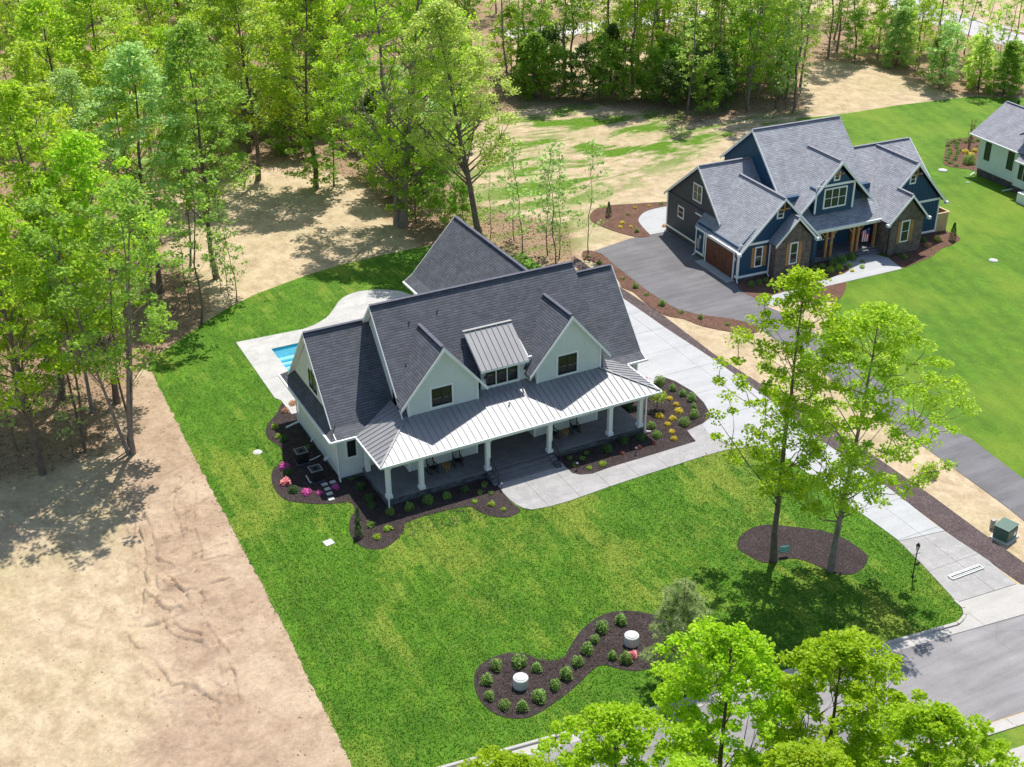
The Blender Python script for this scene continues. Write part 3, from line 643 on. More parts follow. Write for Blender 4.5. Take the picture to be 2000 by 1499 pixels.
def roof_face(m, pts, th=.12):
    """shingled plane with a thin deck below; uv in metres, v runs up the slope"""
    P = [Vector(p) for p in pts]; n = Vector((0, 0, 0))
    for i in range(len(P)): n += (P[i] - P[0]).cross(P[(i + 1) % len(P)] - P[0])
    n.normalize()
    if n.z < 0: P = P[::-1]; n = -n
    h = Vector((0, 0, 1)).cross(n).normalized(); s = n.cross(h)
    uv = [((p.dot(h)), (p.dot(s))) for p in P]
    m.face([tuple(p) for p in P], uv)
    d = Vector((0, 0, -th)); L = len(P)
    m.face([tuple(p + d) for p in reversed(P)], [(0, 0)] * L)
    for i in range(L):
        a, b = P[i], P[(i + 1) % L]; m.face([tuple(a), tuple(a + d), tuple(b + d), tuple(b)], [(0, 0)] * 4)
def roof(par, faces, mat, name='roof', th=.12):
    m = MB()
    for f in faces: roof_face(m, f, th)
    return m.build(name, mat, par)
def bars(par, name, segs, w, h, mat, dz=0.0):
    m = MB()
    for a, b in segs: m.bar((a[0], a[1], a[2] + dz), (b[0], b[1], b[2] + dz), w, h)
    return m.each(name, mat, par)[0]
def downspout(par, x, y, z1, mat=None, kick=(0, -.25), z0=.12):
    m = MB(); m.bar((x, y, z1), (x, y, z0 + .15), .08, .1); m.bar((x, y, z0 + .16), (x + kick[0], y + kick[1], z0), .08, .1); return m.build('downspout', mat or m_trim, par)
def metal_panels(par, poly, direction, n_up, pitch=.45, lift=.0, name='roof_panel'):
    """standing seam pans: strips cut across 'direction' (0 = x strips, 1 = y strips); poly is planar, convex"""
    P = [Vector(p) for p in poly]; lo = min(p[direction] for p in P); hi = max(p[direction] for p in P)
    n = Vector(n_up).normalized(); k = 0; s = lo
    while s < hi - .02:
        e = min(s + pitch, hi); a = [0.0, 0.0]; a[direction] = 1.0
        q = clip([tuple(p) for p in P], a[0], a[1], s + .004); q = clip(q, -a[0], -a[1], -e + .004) if len(q) > 2 else q
        if len(q) > 2:
            m = MB(); N = Vector((0, 0, 0)); Q = [Vector(t) for t in q]
            for i in range(len(Q)): N += (Q[i] - Q[0]).cross(Q[(i + 1) % len(Q)] - Q[0])
            if N.z < 0: q = q[::-1]
            m.prism([tuple(Vector(t) + n * lift) for t in q], tuple(n * .03))
            # raised seam along the low side of the strip
            edge = [Vector(t) for t in q if abs(t[direction] - (s + .004)) < .003]
            if len(edge) >= 2 and (edge[0] - edge[-1]).length > .15:
                m.bar(edge[0] + n * (lift + .05), edge[-1] + n * (lift + .05), .03, .055)
            m.build(name, m_metal, par)
        s = e
# ================================================================== MAIN HOUSE
H = thing('white_farmhouse', 'large white farmhouse with charcoal shingle roof and grey metal porch roof', 'house')
fl = MB()   # stone footing
fl.box(-1.68, 3.0, 4.36, 12.8, -.1, .2); fl.box(3.0, 18.2, 4.7, 12.9, -.1, .2); fl.box(18.2, 22.4, 4.75, 13.8, -.1, .2); fl.box(12.9, 21.7, 13.8, 25.4, -.1, .2)
fl.each('stone_foundation', m_stone, H)
w = MB()    # ground floor walls
w.box(-1.64, 2.62, 4.40, 12.78, .2, 3.42)
w.box(2.62, 18.15, 5.0, 12.88, .2, 3.5)
w.box(2.62, 7.8, 2.42, 5.0, .55, 3.5); w.box(12.3, 17.5, 2.42, 5.0, .55, 3.5)
w.box(18.15, 22.4, 4.8, 13.75, .2, 3.42); w.box(12.95, 21.65, 13.75, 25.35, .2, 3.4)
w.each('wall', m_siding, H)
# upper gable walls
g = MB()
def gab(m, x, pts, th): m.prism([(x, y, z) for y, z in pts], (th, 0, 0))
gab(g, -1.42, [(5.0, 3.4), (5.2, 3.9), (9.45, 8.78), (13.8, 3.9), (14.0, 3.4)], .15)
gab(g, 2.98, [(2.95, 3.4), (3.0, 4.4), (8.0, 10.48), (13.0, 4.4), (13.0, 3.4)], .15)
gab(g, 18.05, [(2.95, 3.4), (3.0, 4.4), (8.0, 10.48), (13.0, 4.4), (13.0, 3.4)], .15)
gab(g, 22.25, [(4.85, 3.4), (5.0, 3.6), (9.45, 8.75), (13.9, 3.6), (13.9, 3.4)], .12)
g.prism([(13.1, 25.3, 3.3), (21.5, 25.3, 3.3), (17.3, 25.3, 8.15)], (0, .1, 0))
g.each('gable_wall', m_siding, H)
# main shingle roofs
yM, zM, kM = 8.0, 10.74, 1.21
def mz(y): return zM - kM * abs(yM - y)
roof(H, [[(2.58, 2.75, mz(2.75)), (8.15, 2.75, mz(2.75)), (8.15, 3.8, mz(3.8)), (2.58, 3.8, mz(3.8))], [(12.72, 2.75, mz(2.75)), (18.5, 2.75, mz(2.75)), (18.5, 3.8, mz(3.8)), (12.72, 3.8, mz(3.8))],
         [(2.58, 3.8, mz(3.8)), (18.5, 3.8, mz(3.8)), (18.5, yM, zM), (2.58, yM, zM)], [(2.58, yM, zM), (18.5, yM, zM), (18.5, 13.3, mz(13.3)), (2.58, 13.3, mz(13.3))]], m_shingle)
yS, zS = 9.5, 9.06
lwf = [[(-1.78, 4.95, 3.80), (3.0, 4.95, 3.80), (3.0, yS, zS), (-1.78, yS, zS)], [(-1.78, yS, zS), (3.0, yS, zS), (3.0, 14.0, 3.80), (-1.78, 14.0, 3.80)],
       [(-2.22, 4.0, 3.40), (3.0, 4.0, 3.40), (3.0, 4.95, 3.80), (-1.78, 4.95, 3.80)], [(-1.78, 14.0, 3.80), (3.0, 14.0, 3.80), (3.0, 14.9, 3.40), (-2.22, 14.9, 3.40)]]
roof(H, lwf, m_shingle)
roof(H, [[(-2.22, 4.02, 3.39), (-1.40, 5.15, 4.25), (-1.40, 13.7, 4.25), (-2.22, 14.88, 3.39)]], m_shingle, 'pent_roof', .1)
roof(H, [[(18.1, 4.95, 3.76), (22.72, 4.95, 3.76), (22.72, yS, zS), (18.1, yS, zS)], [(18.1, yS, zS), (22.72, yS, zS), (22.72, 14.0, 3.76), (18.1, 14.0, 3.76)],
         [(18.1, 4.2, 3.42), (22.83, 4.2, 3.42), (22.72, 4.95, 3.76), (18.1, 4.95, 3.76)]], m_shingle)
roof(H, [[(13.15, 25.85, 3.95), (13.15, 11.0, 3.95), (17.3, 11.0, 8.42), (17.3, 25.85, 8.42)], [(12.35, 25.85, 3.42), (12.35, 14.5, 3.42), (13.15, 14.5, 3.95), (13.15, 25.85, 3.95)],
         [(17.3, 11.0, 8.42), (21.45, 11.0, 3.95), (21.45, 25.85, 3.95), (17.3, 25.85, 8.42)], [(21.45, 14.5, 3.95), (22.25, 14.5, 3.42), (22.25, 25.85, 3.42), (21.45, 25.85, 3.95)]], m_shingle)
so = MB()
for sgn in (-1, 1):
    q = [(-1.78, yS, zS - .13), (-1.78, yS + sgn * 4.5, 3.8 - .13), (-1.40, yS + sgn * 4.5, 3.8 - .13), (-1.40, yS, zS - .13)]; so.prism(q, (0, 0, -.03))
so.each('rake_soffit', m_trim, H)
# dormers
def dormer(xc, zr, xl, xr):
    z0 = zr - 1.17 * (xc - xl); yb = 2.75 + (zr - mz(2.75)) / kM
    yv = lambda x: yb - abs(x - xc) * 1.17 / kM
    L = [(xc, 2.5, zr), (xc, yb, zr), (xl + .2, yv(xl + .2), z0 + .234), (xl + .2, 3.3, z0 + .234), (xl, 3.3, z0), (xl, 2.5, z0)]
    zr0 = zr - 1.17 * (xr - xc)
    Rr = [(xc, 2.5, zr), (xr, 2.5, zr0), (xr, yv(xr), zr0), (xc, yb, zr)]
    roof(H, [L, Rr], m_shingle)
    m = MB(); a, b = xc - 2.62, xc + 2.6; zz = zr - 1.17 * 2.6 - .1
    m.prism([(a, 2.9, 4.3), (b, 2.9, 4.3), (b, 2.9, zz), (xc, 2.9, zr - .12), (a, 2.9, zz)], (0, .12, 0))
    m.box(a, a + .12, 3.02, 5.6, 4.3, zz); m.box(b - .12, b, 3.02, 5.6, 4.3, zz)
    m.build('dormer_wall', m_siding, H)
    t = MB(); t.box(a - .02, a + .12, 2.86, 2.9, 4.3, zz - .02); t.box(b - .12, b + .02, 2.86, 2.9, 4.3, zz - .02); t.box(a - .03, a, 2.9, 3.03, 4.3, zz - .02); t.box(b, b + .03, 2.9, 3.03, 4.3, zz - .02); t.each('corner_board', m_trim, H)
    f = MB()
    for xe, ze in ((xl, z0), (xr, zr0)):
        q = [(xc, 2.46, zr + .01), (xe, 2.46, ze + .01), (xe, 2.46, ze - .24), (xc, 2.46, zr - .26)]
        if xe > xc: q = q[::-1]
        f.prism(q, (0, .05, 0))
        q2 = [(xc, 2.52, zr - .14), (xe, 2.52, ze - .14), (xe, 2.52, ze - .2), (xc, 2.52, zr - .2)]
        f.prism(q2, (0, .36, 0))
    f.build('rake_board', m_trim, H)
    bars(H, 'ridge_cap', [((xc, 2.75, zr + .03), (xc, yb - .1, zr + .03))], .26, .04, m_cap)
dormer(5.6, 9.25, 2.33, 8.75); dormer(15.38, 9.36, 12.0, 18.55)
window(H, 'S', 2.9, 4.72, 6.2, 4.85, 6.2, 2); window(H, 'S', 2.9, 14.46, 15.96, 4.8, 6.27, 2)
# centre shed dormer
s = MB(); s.box(8.75, 12.75, 3.55, 3.7, 4.4, 6.45); s.prism([(8.9, 3.7, 4.9), (8.9, 3.7, 6.5), (8.9, 5.0, 7.2), (8.9, 5.0, 6.5)], (.12, 0, 0)); s.prism([(12.4, 3.7, 4.9), (12.4, 3.7, 6.5), (12.4, 5.0, 7.2), (12.4, 5.0, 6.5)], (.12, 0, 0)); s.build('dormer_wall', m_siding, H)
for k in range(3): window(H, 'S', 3.55, 9.08 + k * .86, 9.08 + k * .86 + .76, 4.98, 6.12, 1, tw=.05)
t = MB(); t.box(8.95, 11.75, 3.5, 3.55, 4.78, 4.92); t.box(11.62, 11.74, 3.5, 3.55, 4.92, 6.2); t.box(8.9, 11.75, 3.5, 3.55, 6.18, 6.3); t.each('casing', m_trim, H)
shed = [(8.5, 3.0, 6.5), (12.2, 3.0, 6.5), (12.2, 5.7, 8.32), (8.5, 5.7, 8.32)]
sn = Vector((0, -(8.32 - 6.5), 2.7)).normalized()
roof(H, [shed], m_trim, 'shed_roof_deck', .14)
metal_panels(H, shed, 0, sn, .42, .002)
bars(H, 'ridge_flashing', [((8.45, 5.74, 8.40), (12.25, 5.74, 8.40))], .22, .07, m_steel)
bars(H, 'knee_brace', [((9.0, 3.52, 5.6), (9.0, 3.05, 6.35)), ((12.1, 3.52, 5.6), (12.1, 3.05, 6.35))], .08, .08, m_black)
# ridge caps
bars(H, 'ridge_cap', [((2.6, yM, zM + .03), (18.48, yM, zM + .03))], .26, .035, m_cap)
bars(H, 'ridge_cap', [((-1.76, yS, zS + .03), (2.95, yS, zS + .03))], .26, .035, m_cap); bars(H, 'ridge_cap', [((18.6, yS, zS + .03), (22.7, yS, zS + .03))], .26, .035, m_cap)
bars(H, 'ridge_cap', [((17.3, 12.5, 8.45), (17.3, 25.8, 8.45))], .26, .035, m_cap)
# rakes and fascias
def rake(pts, ax, off, th=.05, h=.24):
    m = MB()
    for a, b in zip(pts[:-1], pts[1:]):
        if ax == 'x': q = [(off, a[0], a[1]), (off, b[0], b[1]), (off, b[0], b[1] - h), (off, a[0], a[1] - h)]; m.prism(q, (th, 0, 0))
        else: q = [(a[0], off, a[1]), (b[0], off, b[1]), (b[0], off, b[1] - h), (a[0], off, a[1] - h)]; m.prism(q, (0, th, 0))
    return m
rake([(4.0, 3.40), (4.95, 3.81), (yS, zS + .01), (14.0, 3.81), (14.9, 3.4)], 'x', -1.83, .05, .2).build('rake_board', m_trim, H)
rake([(2.75, mz(2.75)), (yM, zM + .01), (13.3, mz(13.3))], 'x', 2.53, .05, .26).build('rake_board', m_trim, H)
so = MB()
for sgn in (-1, 1):
    q = [(2.58, yM, zM - .14), (2.58, yM + sgn * 5.25, mz(2.75) - .14), (2.98, yM + sgn * 5.25, mz(2.75) - .14), (2.98, yM, zM - .14)]; so.face(q); so.face([(a, b, c - .03) for a, b, c in q[::-1]])
so.each('soffit', m_trim, H)
rake([(4.2, 3.42), (4.95, 3.77), (yS, zS + .01), (14.0, 3.77)], 'x', 22.74, .05, .2).build('rake_board', m_trim, H)
rake([(12.35, 3.43), (13.15, 3.96), (17.3, 8.43), (21.45, 3.96), (22.25, 3.43)], 'y', 25.86, .05, .2).build('rake_board', m_trim, H)
bars(H, 'gutter', [((-2.25, 3.95, 3.36), (-.42, 3.95, 3.36)), ((-2.27, 3.95, 3.36), (-2.27, 14.95, 3.36))], .13, .14, m_trim)
bars(H, 'gutter', [((21.1, 4.15, 3.38), (22.9, 4.15, 3.38))], .13, .14, m_trim); bars(H, 'gutter', [((12.3, 14.5, 3.38), (12.3, 25.9, 3.38))], .13, .14, m_trim)
so = MB(); so.box(-2.2, 2.9, 4.02, 4.4, 3.2, 3.3); so.box(-2.2, -1.64, 4.4, 14.8, 3.2, 3.3); so.box(18.1, 22.75, 4.25, 4.8, 3.2, 3.3); so.box(12.4, 13.0, 14.5, 25.8, 3.2, 3.3); so.each('soffit', m_trim, H)
cb = MB(); cb.box(-1.68, -1.54, 4.36, 4.40, .2, 3.2); cb.box(-1.68, -1.64, 4.36, 4.54, .2, 3.2); cb.box(-1.68, -1.64, 12.64, 12.82, .2, 3.2); cb.box(22.26, 22.4, 4.74, 4.8, .2, 3.2); cb.each('corner_board', m_trim, H)
downspout(H, -1.74, 4.30, 3.3); downspout(H, -1.74, 12.9, 3.3, kick=(-1.0, -.1)); downspout(H, .02, -.28, 3.2, kick=(-.1, -.25)); downspout(H, 19.95, -.25, 3.2, kick=(.5, 0)); downspout(H, 22.0, 4.7, 3.2)
window(H, 'S', 4.40, -1.0, -.38, 1.72, 2.95, 1)
window(H, 'W', -1.42, 8.5, 9.25, 4.55, 6.05, 1); window(H, 'W', -1.42, 9.33, 10.1, 4.55, 6.05, 1)
window(H, 'W', 2.98, 9.3, 9.9, 7.6, 8.6, 1)
vp = MB()
for yy, zz in ((9.6, .55), (6.6, .6), (6.9, .5)): vp.tube([(-1.66, yy, zz), (-1.86, yy, zz), (-1.9, yy, zz - .12)], .07, 8)
vp.each('wall_vent', m_trim, H)
# porch: roof in metal pans
pe, pz, pk = -.35, 3.35, .36
A = (-.42, pe, pz); B = (21.05, pe, pz); Cc = (17.8, 2.9, 4.52); D = (2.83, 2.9, 4.52)
front = [A, B, Cc, D]; nf = (0, -pk, 1)
metal_panels(H, front, 0, nf, .46, .01)
metal_panels(H, [(8.1, 2.9, 4.52), (12.75, 2.9, 4.52), (12.75, 3.62, 4.78), (8.1, 3.62, 4.78)], 0, nf, .46, .01)
metal_panels(H, [A, D, (2.83, 5.6, 4.52), (-.42, 4.02, 3.35)], 1, (-pk, 0, 1), .46, .01)
metal_panels(H, [B, (21.05, 4.25, 3.35), (17.8, 5.6, 4.55), Cc], 1, (pk, 0, 1), .46, .01)
dk = MB()
for q in ([A, B, Cc, D], [A, D, (2.83, 5.6, 4.52), (-.42, 4.02, 3.35)], [B, (21.05, 4.25, 3.35), (17.8, 5.6, 4.55), Cc], [(8.1, 2.9, 4.52), (12.75, 2.9, 4.52), (12.75, 3.62, 4.78), (8.1, 3.62, 4.78)]):
    n = Vector((0, 0, 0))
    if (Vector(q[1]) - Vector(q[0])).cross(Vector(q[2]) - Vector(q[0])).z < 0: q = q[::-1]
    dk.prism([(a, b, c - .1) for a, b, c in q], (0, 0, .1))
dk.build('porch_roof_deck', m_trim, H)
bars(H, 'hip_cap', [(A, D), (B, Cc)], .14, .05, m_metal, .09)
bars(H, 'porch_gutter', [((-.5, pe - .04, pz - .03), (21.13, pe - .04, pz - .03))], .12, .13, m_trim); bars(H, 'porch_gutter', [((-.46, pe, pz - .03), (-.46, 4.0, pz - .03))], .12, .13, m_trim); bars(H, 'porch_gutter', [((21.11, pe, pz - .03), (21.11, 4.2, pz - .03))], .12, .13, m_trim)
cl = MB(); cl.box(-.3, 20.9, -.2, 5.0, 3.12, 3.2); cl.build('porch_ceiling', m_trim, H)
bm = MB(); bm.box(.02, 19.98, .02, .3, 2.86, 3.12); bm.box(.02, .3, .3, 4.4, 2.86, 3.12); bm.box(19.7, 19.98, .3, 4.8, 2.86, 3.12); bm.each('porch_beam', m_trim, H)
pf = MB(); pf.box(0, 20.0, 0, 5.0, -.1, .5); pf.build('porch_base', m_stone, H)
for k in range(20):
    q = MB(); q.box(k + (0 if k else -.04), k + .985 + (.055 if k == 19 else 0), -.04, .45, .5, .57); q.build('edge_stone', m_porch, H)
pf = MB(); pf.box(-.04, 20.04, .46, 5.0, .5, .565); pf.build('porch_floor', m_porch, H)
for x in (.22, 2.57, 7.5, 12.3, 17.2, 19.72):
    c = MB(); c.prism([(x - .15, .02, .62), (x + .15, .02, .62), (x + .15, .32, .62), (x - .15, .32, .62)][::-1], (0, 0, 2.24))
    c = c.build('column', m_trim, H)
    k = MB(); k.box(x - .21, x + .21, -.04, .38, .565, .82); k.build('plinth', m_trim, c); k = MB(); k.box(x - .19, x + .19, -.02, .36, 2.78, 2.86); k.build('capital', m_trim, c)
for yb_, xx in ((3.9, .2), (4.6, 19.75)):
    c = MB(); c.box(xx - .15, xx + .15, yb_ - .15, yb_ + .15, .565, 3.1); c.build('column', m_trim, H)
# steps
for k in range(3):
    q = MB(); q.box(7.75, 12.2, -.02 - .36 * (k + 1), -.02 - .36 * k, -.05, .43 - .14 * k); q.build('step', m_porch, H)
for x in (7.5, 12.3):
    q = MB(); q.prism([(x - .22, -.02, -.05), (x - .22, -1.25, -.05), (x - .22, -1.25, .15), (x - .22, -.02, .6)], (.4, 0, 0)); q.build('cheek_wall', m_stone, H)
    r = MB(); r.tube([(x + .12, .3, 1.45), (x + .12, -.1, 1.5), (x + .12, -1.2, .95), (x + .12, -1.25, .1)], .025, 6); r.tube([(x + .12, 0, .5), (x + .12, 0, 1.45)], .025, 6)
    for k in range(4): r.tube([(x + .12, -.2 - .26 * k, .35 - .1 * k), (x + .12, -.2 - .26 * k, 1.43 - .13 * k)], .012, 5)
    r.build('handrail', m_black, H)
# front door and porch windows
d = MB(); d.box(9.3, 10.4, 4.94, 5.0, .57, 2.7); d = d.build('front_door', m_doorw, H); q = MB(); q.box(9.5, 10.2, 4.925, 4.94, 1.4, 2.5); q.build('pane', m_glass, d)
q = MB(); q.tube([(10.3, 4.93, 1.5), (10.3, 4.87, 1.5), (10.3, 4.87, 1.7)], .02, 6); q.build('handle', m_black, d)
window(H, 'S', 2.42, 3.4, 7.0, 1.35, 2.9, 3); window(H, 'S', 2.42, 13.1, 16.7, 1.35, 2.9, 3)
cb = MB()
for x in (2.62, 7.8, 12.3, 17.5): cb.box(x - (.03 if x in (2.62, 12.3) else .11), x + (.11 if x in (2.62, 12.3) else .03), 2.38, 2.42, .57, 3.12)
cb.each('corner_board', m_trim, H)
window(H, 'S', 5.0, 8.2, 9.0, .9, 2.7, 1); window(H, 'S', 5.0, 10.8, 11.8, .9, 2.7, 1)
# rear garden door wall lamp and garage doors facing the drive
gd = MB(); gd.box(22.4, 22.44, 7.0, 9.6, .2, 2.6); gd.build('garage_door', m_doorw, H)
pv = MB(); pv.tube([(10.0, 1.75, 4.1), (10.0, 1.75, 4.45)], .06, 8); pv.build('vent_pipe', m_trim, H)
for (vx, vy) in ((5.0, 6.9), (7.2, 7.1), (3.9, 5.1)): q = MB(); q.tube([(vx, vy, mz(vy) - .1), (vx, vy, mz(vy) + .16)], .05, 8); q.build('vent_pipe', m_cap, H)
# porch furniture: rocking chairs and small tables
def rocking_chair(label, x, y, rz):
    t = thing('rocking_chair', label, 'chair', (x, y, .565), rz, 'black rocking chairs on the porch')
    m = MB(); m.box(-.27, .27, -.25, .25, .40, .44); m.build('seat', m_black, t)
    b = MB()
    for k in range(6): b.bar((-.22 + k * .088, .25, .44), (-.22 + k * .088, .42, 1.12), .03, .02)
    b.bar((-.27, .42, 1.14), (.27, .42, 1.14), .04, .1); b.bar((-.27, .26, .46), (-.27, .42, 1.14), .04); b.bar((.27, .26, .46), (.27, .42, 1.14), .04); b.build('backrest', m_black, t)
    for sx in (-.27, .27):
        l = MB(); l.bar((sx, -.24, .06), (sx, -.24, .64), .04); l.build('leg', m_black, t)
        l = MB(); l.bar((sx, .24, .07), (sx, .27, .5), .04); l.build('leg', m_black, t)
        a = MB(); a.bar((sx, -.3, .66), (sx, .33, .66), .07, .03); a.build('armrest', m_black, t)
        r = MB(); pts = [(sx, -.45 + .1 * k, .035 + .006 * (k - 5) ** 2 * .5) for k in range(11)]
        for p, q in zip(pts[:-1], pts[1:]): r.bar(p, q, .04, .05)
        r.build('rocker', m_black, t)
def side_table(label, x, y):
    t = thing('side_table', label, 'table', (x, y, .565)); m = MB(); m.lathe([(.05, .46), (.27, .46), (.27, .5), (.05, .5)], n=18); m.build('table_top', m_wood, t)
    for k in range(3): a = k * 2.1; l = MB(); l.bar((.2 * math.cos(a), .2 * math.sin(a), 0), (.12 * math.cos(a), .12 * math.sin(a), .46), .05); l.build('leg', m_wood, t)
rocking_chair('black rocking chair at the left end of the porch, left of the orange wood table', 4.0, 1.55, .15)
rocking_chair('black rocking chair right of the orange wood table on the left half of the porch', 5.9, 1.6, -.12)
rocking_chair('black rocking chair left of the wood table on the right half of the porch', 13.4, 1.6, .12)
rocking_chair('black rocking chair on the right half of the porch, right of its wood table', 15.2, 1.65, -.15)
side_table('small round orange wood table between two rocking chairs on the left half of the porch', 4.95, 1.35); side_table('small round orange wood table between two rocking chairs on the right half of the porch', 14.3, 1.45)
# ================================================================== BLUE HOUSE (own axes, turned about three degrees)
BO = (42.25, 18.35, 0); BR = math.radians(-2.955)
Bh = thing('blue_house', 'navy blue house with grey shingle roofs, brick gables and a brown garage door', 'house', BO, BR)
w = MB()
w.box(-.42, 8.2, 0, 7.0, .5, 3.4); w.box(.5, 6.2, 6.9, 14.0, .5, 4.2); w.box(6.1, 15.8, 2.6, 13.2, .5, 6.2); w.box(15.8, 23.6, 1.35, 13.0, .5, 3.7)
w.each('wall', m_navy, Bh)
w = MB(); w.box(.46, .5, 6.9, 14.0, .5, 4.1); w.build('side_wall', m_slate, Bh)
f = MB(); f.box(-.36, 8.1, .04, 7.0, -.3, .5); f.box(.44, 6.2, 6.9, 13.95, -.3, .5); f.box(6.2, 23.5, 2.7, 13.0, -.3, .5); f.box(15.9, 23.5, 1.4, 2.7, -.3, .5); f.each('foundation', m_found, Bh)
tb = MB(); tb.box(-.46, 2.9, -.04, 0, .38, .6); tb.box(-.46, -.42, 0, .4, .38, .6); tb.box(-.46, -.42, 5.6, 7.04, .38, .6); tb.box(.42, .46, 7.04, 14.0, .48, .66); tb.box(19.75, 23.64, 1.31, 1.35, .38, .6); tb.each('water_table', m_trim, Bh)
cb = MB(); cb.box(-.46, -.30, -.04, 0, .6, 3.4); cb.box(-.46, -.42, 0, .16, .6, 3.3); cb.box(-.46, -.42, 5.62, 5.78, .5, 3.2); cb.box(.42, .46, 13.86, 14.03, .6, 4.0); cb.box(23.48, 23.64, 1.31, 1.35, .6, 3.7); cb.each('corner_board', m_trim, Bh)
# garage front gable
def gable_front(name, mat, x0, x1, xc, y, ze, zr, th=.12):
    m = MB(); m.prism([(x0, y, ze), (x1, y, ze), (xc, y, zr)], (0, th, 0)); return m.build(name, mat, Bh)
gable_front('gable_wall', m_navy, -.42, 8.1, 3.85, 0.0, 3.35, 7.35)
gable_front('gable_wall', m_brick, 2.95, 6.8, 4.88, -.92, 3.55, 5.55)
gable_front('gable_wall', m_navy, 16.3, 23.6, 20.0, 1.35, 3.7, 7.65)
gable_front('gable_wall', m_brick, 15.85, 19.72, 17.8, -.97, 3.4, 5.5)
gable_front('gable_wall', m_navy, 8.4, 12.75, 10.6, 1.2, 7.0, 9.15)
gable_front('gable_wall', m_navy, 6.9, 15.0, 10.87, 2.0, 4.7, 9.2)
w = MB(); w.box(2.95, 6.8, -.92, 0, -.05, 3.6); w.box(15.85, 19.72, -.97, 1.4, -.05, 3.45); w.each('brick_bay', m_brick, Bh)
w = MB(); w.box(8.4, 12.75, 1.2, 2.2, 4.6, 7.1); w.build('bay_wall', m_navy, Bh)
g = MB(); g.prism([(.5, 5.0, 4.0), (.5, 13.9, 4.0), (.5, 8.5, 8.15)], (.12, 0, 0)); g.build('side_gable', m_slate, Bh)
g = MB(); g.prism([(6.1, 3.2, 5.5), (6.1, 13.1, 6.0), (6.1, 12.9, 7.3), (6.1, 8.25, 10.95)], (.12, 0, 0)); g.build('side_gable', m_navy, Bh)
g = MB(); g.prism([(15.6, 2.6, 5.0), (15.6, 13.2, 6.0), (15.6, 13.0, 7.3), (15.6, 8.25, 10.95)], (-.12, 0, 0)); g.build('side_gable', m_navy, Bh)
RB = m_shingleB
def rz(k, z0, y0, y): return z0 + k * (y - y0)
# garage roof (left slope runs down over the door), right slope
roof(Bh, [[(-.62, -.42, 3.02), (3.85, -.42, 7.55), (3.85, 7.75, 7.55), (-.62, 7.2, 3.02)], [(3.85, -.42, 7.55), (8.3, -.42, 3.1), (8.3, 3.4, 3.1), (3.85, 7.75, 7.55)]], RB)
roof(Bh, [[(.22, 4.2, 4.05), (6.1, 4.2, 4.05), (6.1, 8.5, 8.36), (.22, 8.5, 8.36)], [(.22, 8.5, 8.36), (6.1, 8.5, 8.36), (6.1, 14.3, 3.9), (.22, 14.3, 3.9)]], RB)
roof(Bh, [[(5.78, 1.3, 4.43), (15.85, 1.3, 4.43), (15.85, 8.25, 11.17), (5.78, 8.25, 11.17)], [(5.78, 8.25, 11.17), (15.85, 8.25, 11.17), (15.85, 13.2, 7.1), (5.78, 13.2, 7.1)]], RB)
# big front cross gable of the middle block
kc = 1.03
roof(Bh, [[(10.87, .98, 9.5), (10.87, 6.5, 9.5), (6.7, 2.1, 5.2), (6.7, .98, 5.2)], [(10.87, .98, 9.5), (15.1, .98, 5.15), (15.1, 2.1, 5.15), (10.87, 6.5, 9.5)]], RB)
# right wing
roof(Bh, [[(15.7, 2.0, 3.6), (24.25, 2.0, 3.6), (24.25, 7.5, 8.05), (15.7, 7.5, 8.05)], [(15.7, 7.5, 8.05), (24.25, 7.5, 8.05), (24.25, 13.4, 3.4), (15.7, 13.4, 3.4)]], RB)
roof(Bh, [[(20.05, 1.0, 7.98), (20.05, 7.45, 7.98), (15.9, 2.3, 3.75), (15.9, 1.0, 3.75)], [(20.05, 1.0, 7.98), (24.1, 1.0, 3.62), (24.1, 2.2, 3.62), (20.05, 7.45, 7.98)]], RB)
# brick bay roofs
roof(Bh, [[(4.95, -1.25, 5.85), (4.95, .3, 5.85), (2.62, .3, 3.5), (2.62, -1.25, 3.5)], [(4.95, -1.25, 5.85), (7.15, -1.25, 3.6), (7.15, 2.0, 3.6), (4.95, 2.0, 5.85)]], RB)
roof(Bh, [[(17.75, -1.3, 5.95), (17.75, 1.3, 5.95), (15.35, 1.6, 3.45), (15.35, -1.3, 3.45)], [(17.75, -1.3, 5.95), (20.0, -1.3, 3.5), (20.0, 1.3, 3.5), (17.75, 1.3, 5.95)]], RB)
# porch roof
roof(Bh, [[(6.6, .05, 3.55), (15.9, .05, 3.55), (15.9, 2.2, 5.2), (6.6, 2.2, 5.2)]], RB)
caps = [((3.85, -.38, 7.58), (3.85, 7.0, 7.58)), ((.26, 8.5, 8.4), (5.95, 8.5, 8.4)), ((5.8, 8.25, 11.2), (15.8, 8.25, 11.2)), ((10.87, 1.3, 9.53), (10.87, 6.3, 9.53)), ((15.9, 7.5, 8.08), (24.2, 7.5, 8.08)), ((20.05, 1.3, 8.01), (20.05, 7.3, 8.01)), ((17.75, -1.2, 5.98), (17.75, 1.0, 5.98)), ((4.95, -1.2, 5.88), (4.95, .1, 5.88))]
for c in caps: bars(Bh, 'ridge_cap', [c], .26, .04, m_capB)
def rakeB(pts, ax, off, th, h=.26):
    m = rake(pts, ax, off, th, h); return m.build('rake_board', m_trim, Bh)
rakeB([(-.62, 3.02), (3.85, 7.57), (8.3, 3.1)], 'y', -.48, .06); rakeB([(2.62, 3.5), (4.95, 5.87), (7.15, 3.6)], 'y', -1.31, .06); rakeB([(15.35, 3.45), (17.75, 5.97), (20.0, 3.5)], 'y', -1.36, .06)
rakeB([(6.7, 5.2), (10.87, 9.52), (15.1, 5.15)], 'y', .92, .06, .3); rakeB([(15.9, 3.75), (20.05, 8.0), (24.1, 3.62)], 'y', .94, .06, .28)
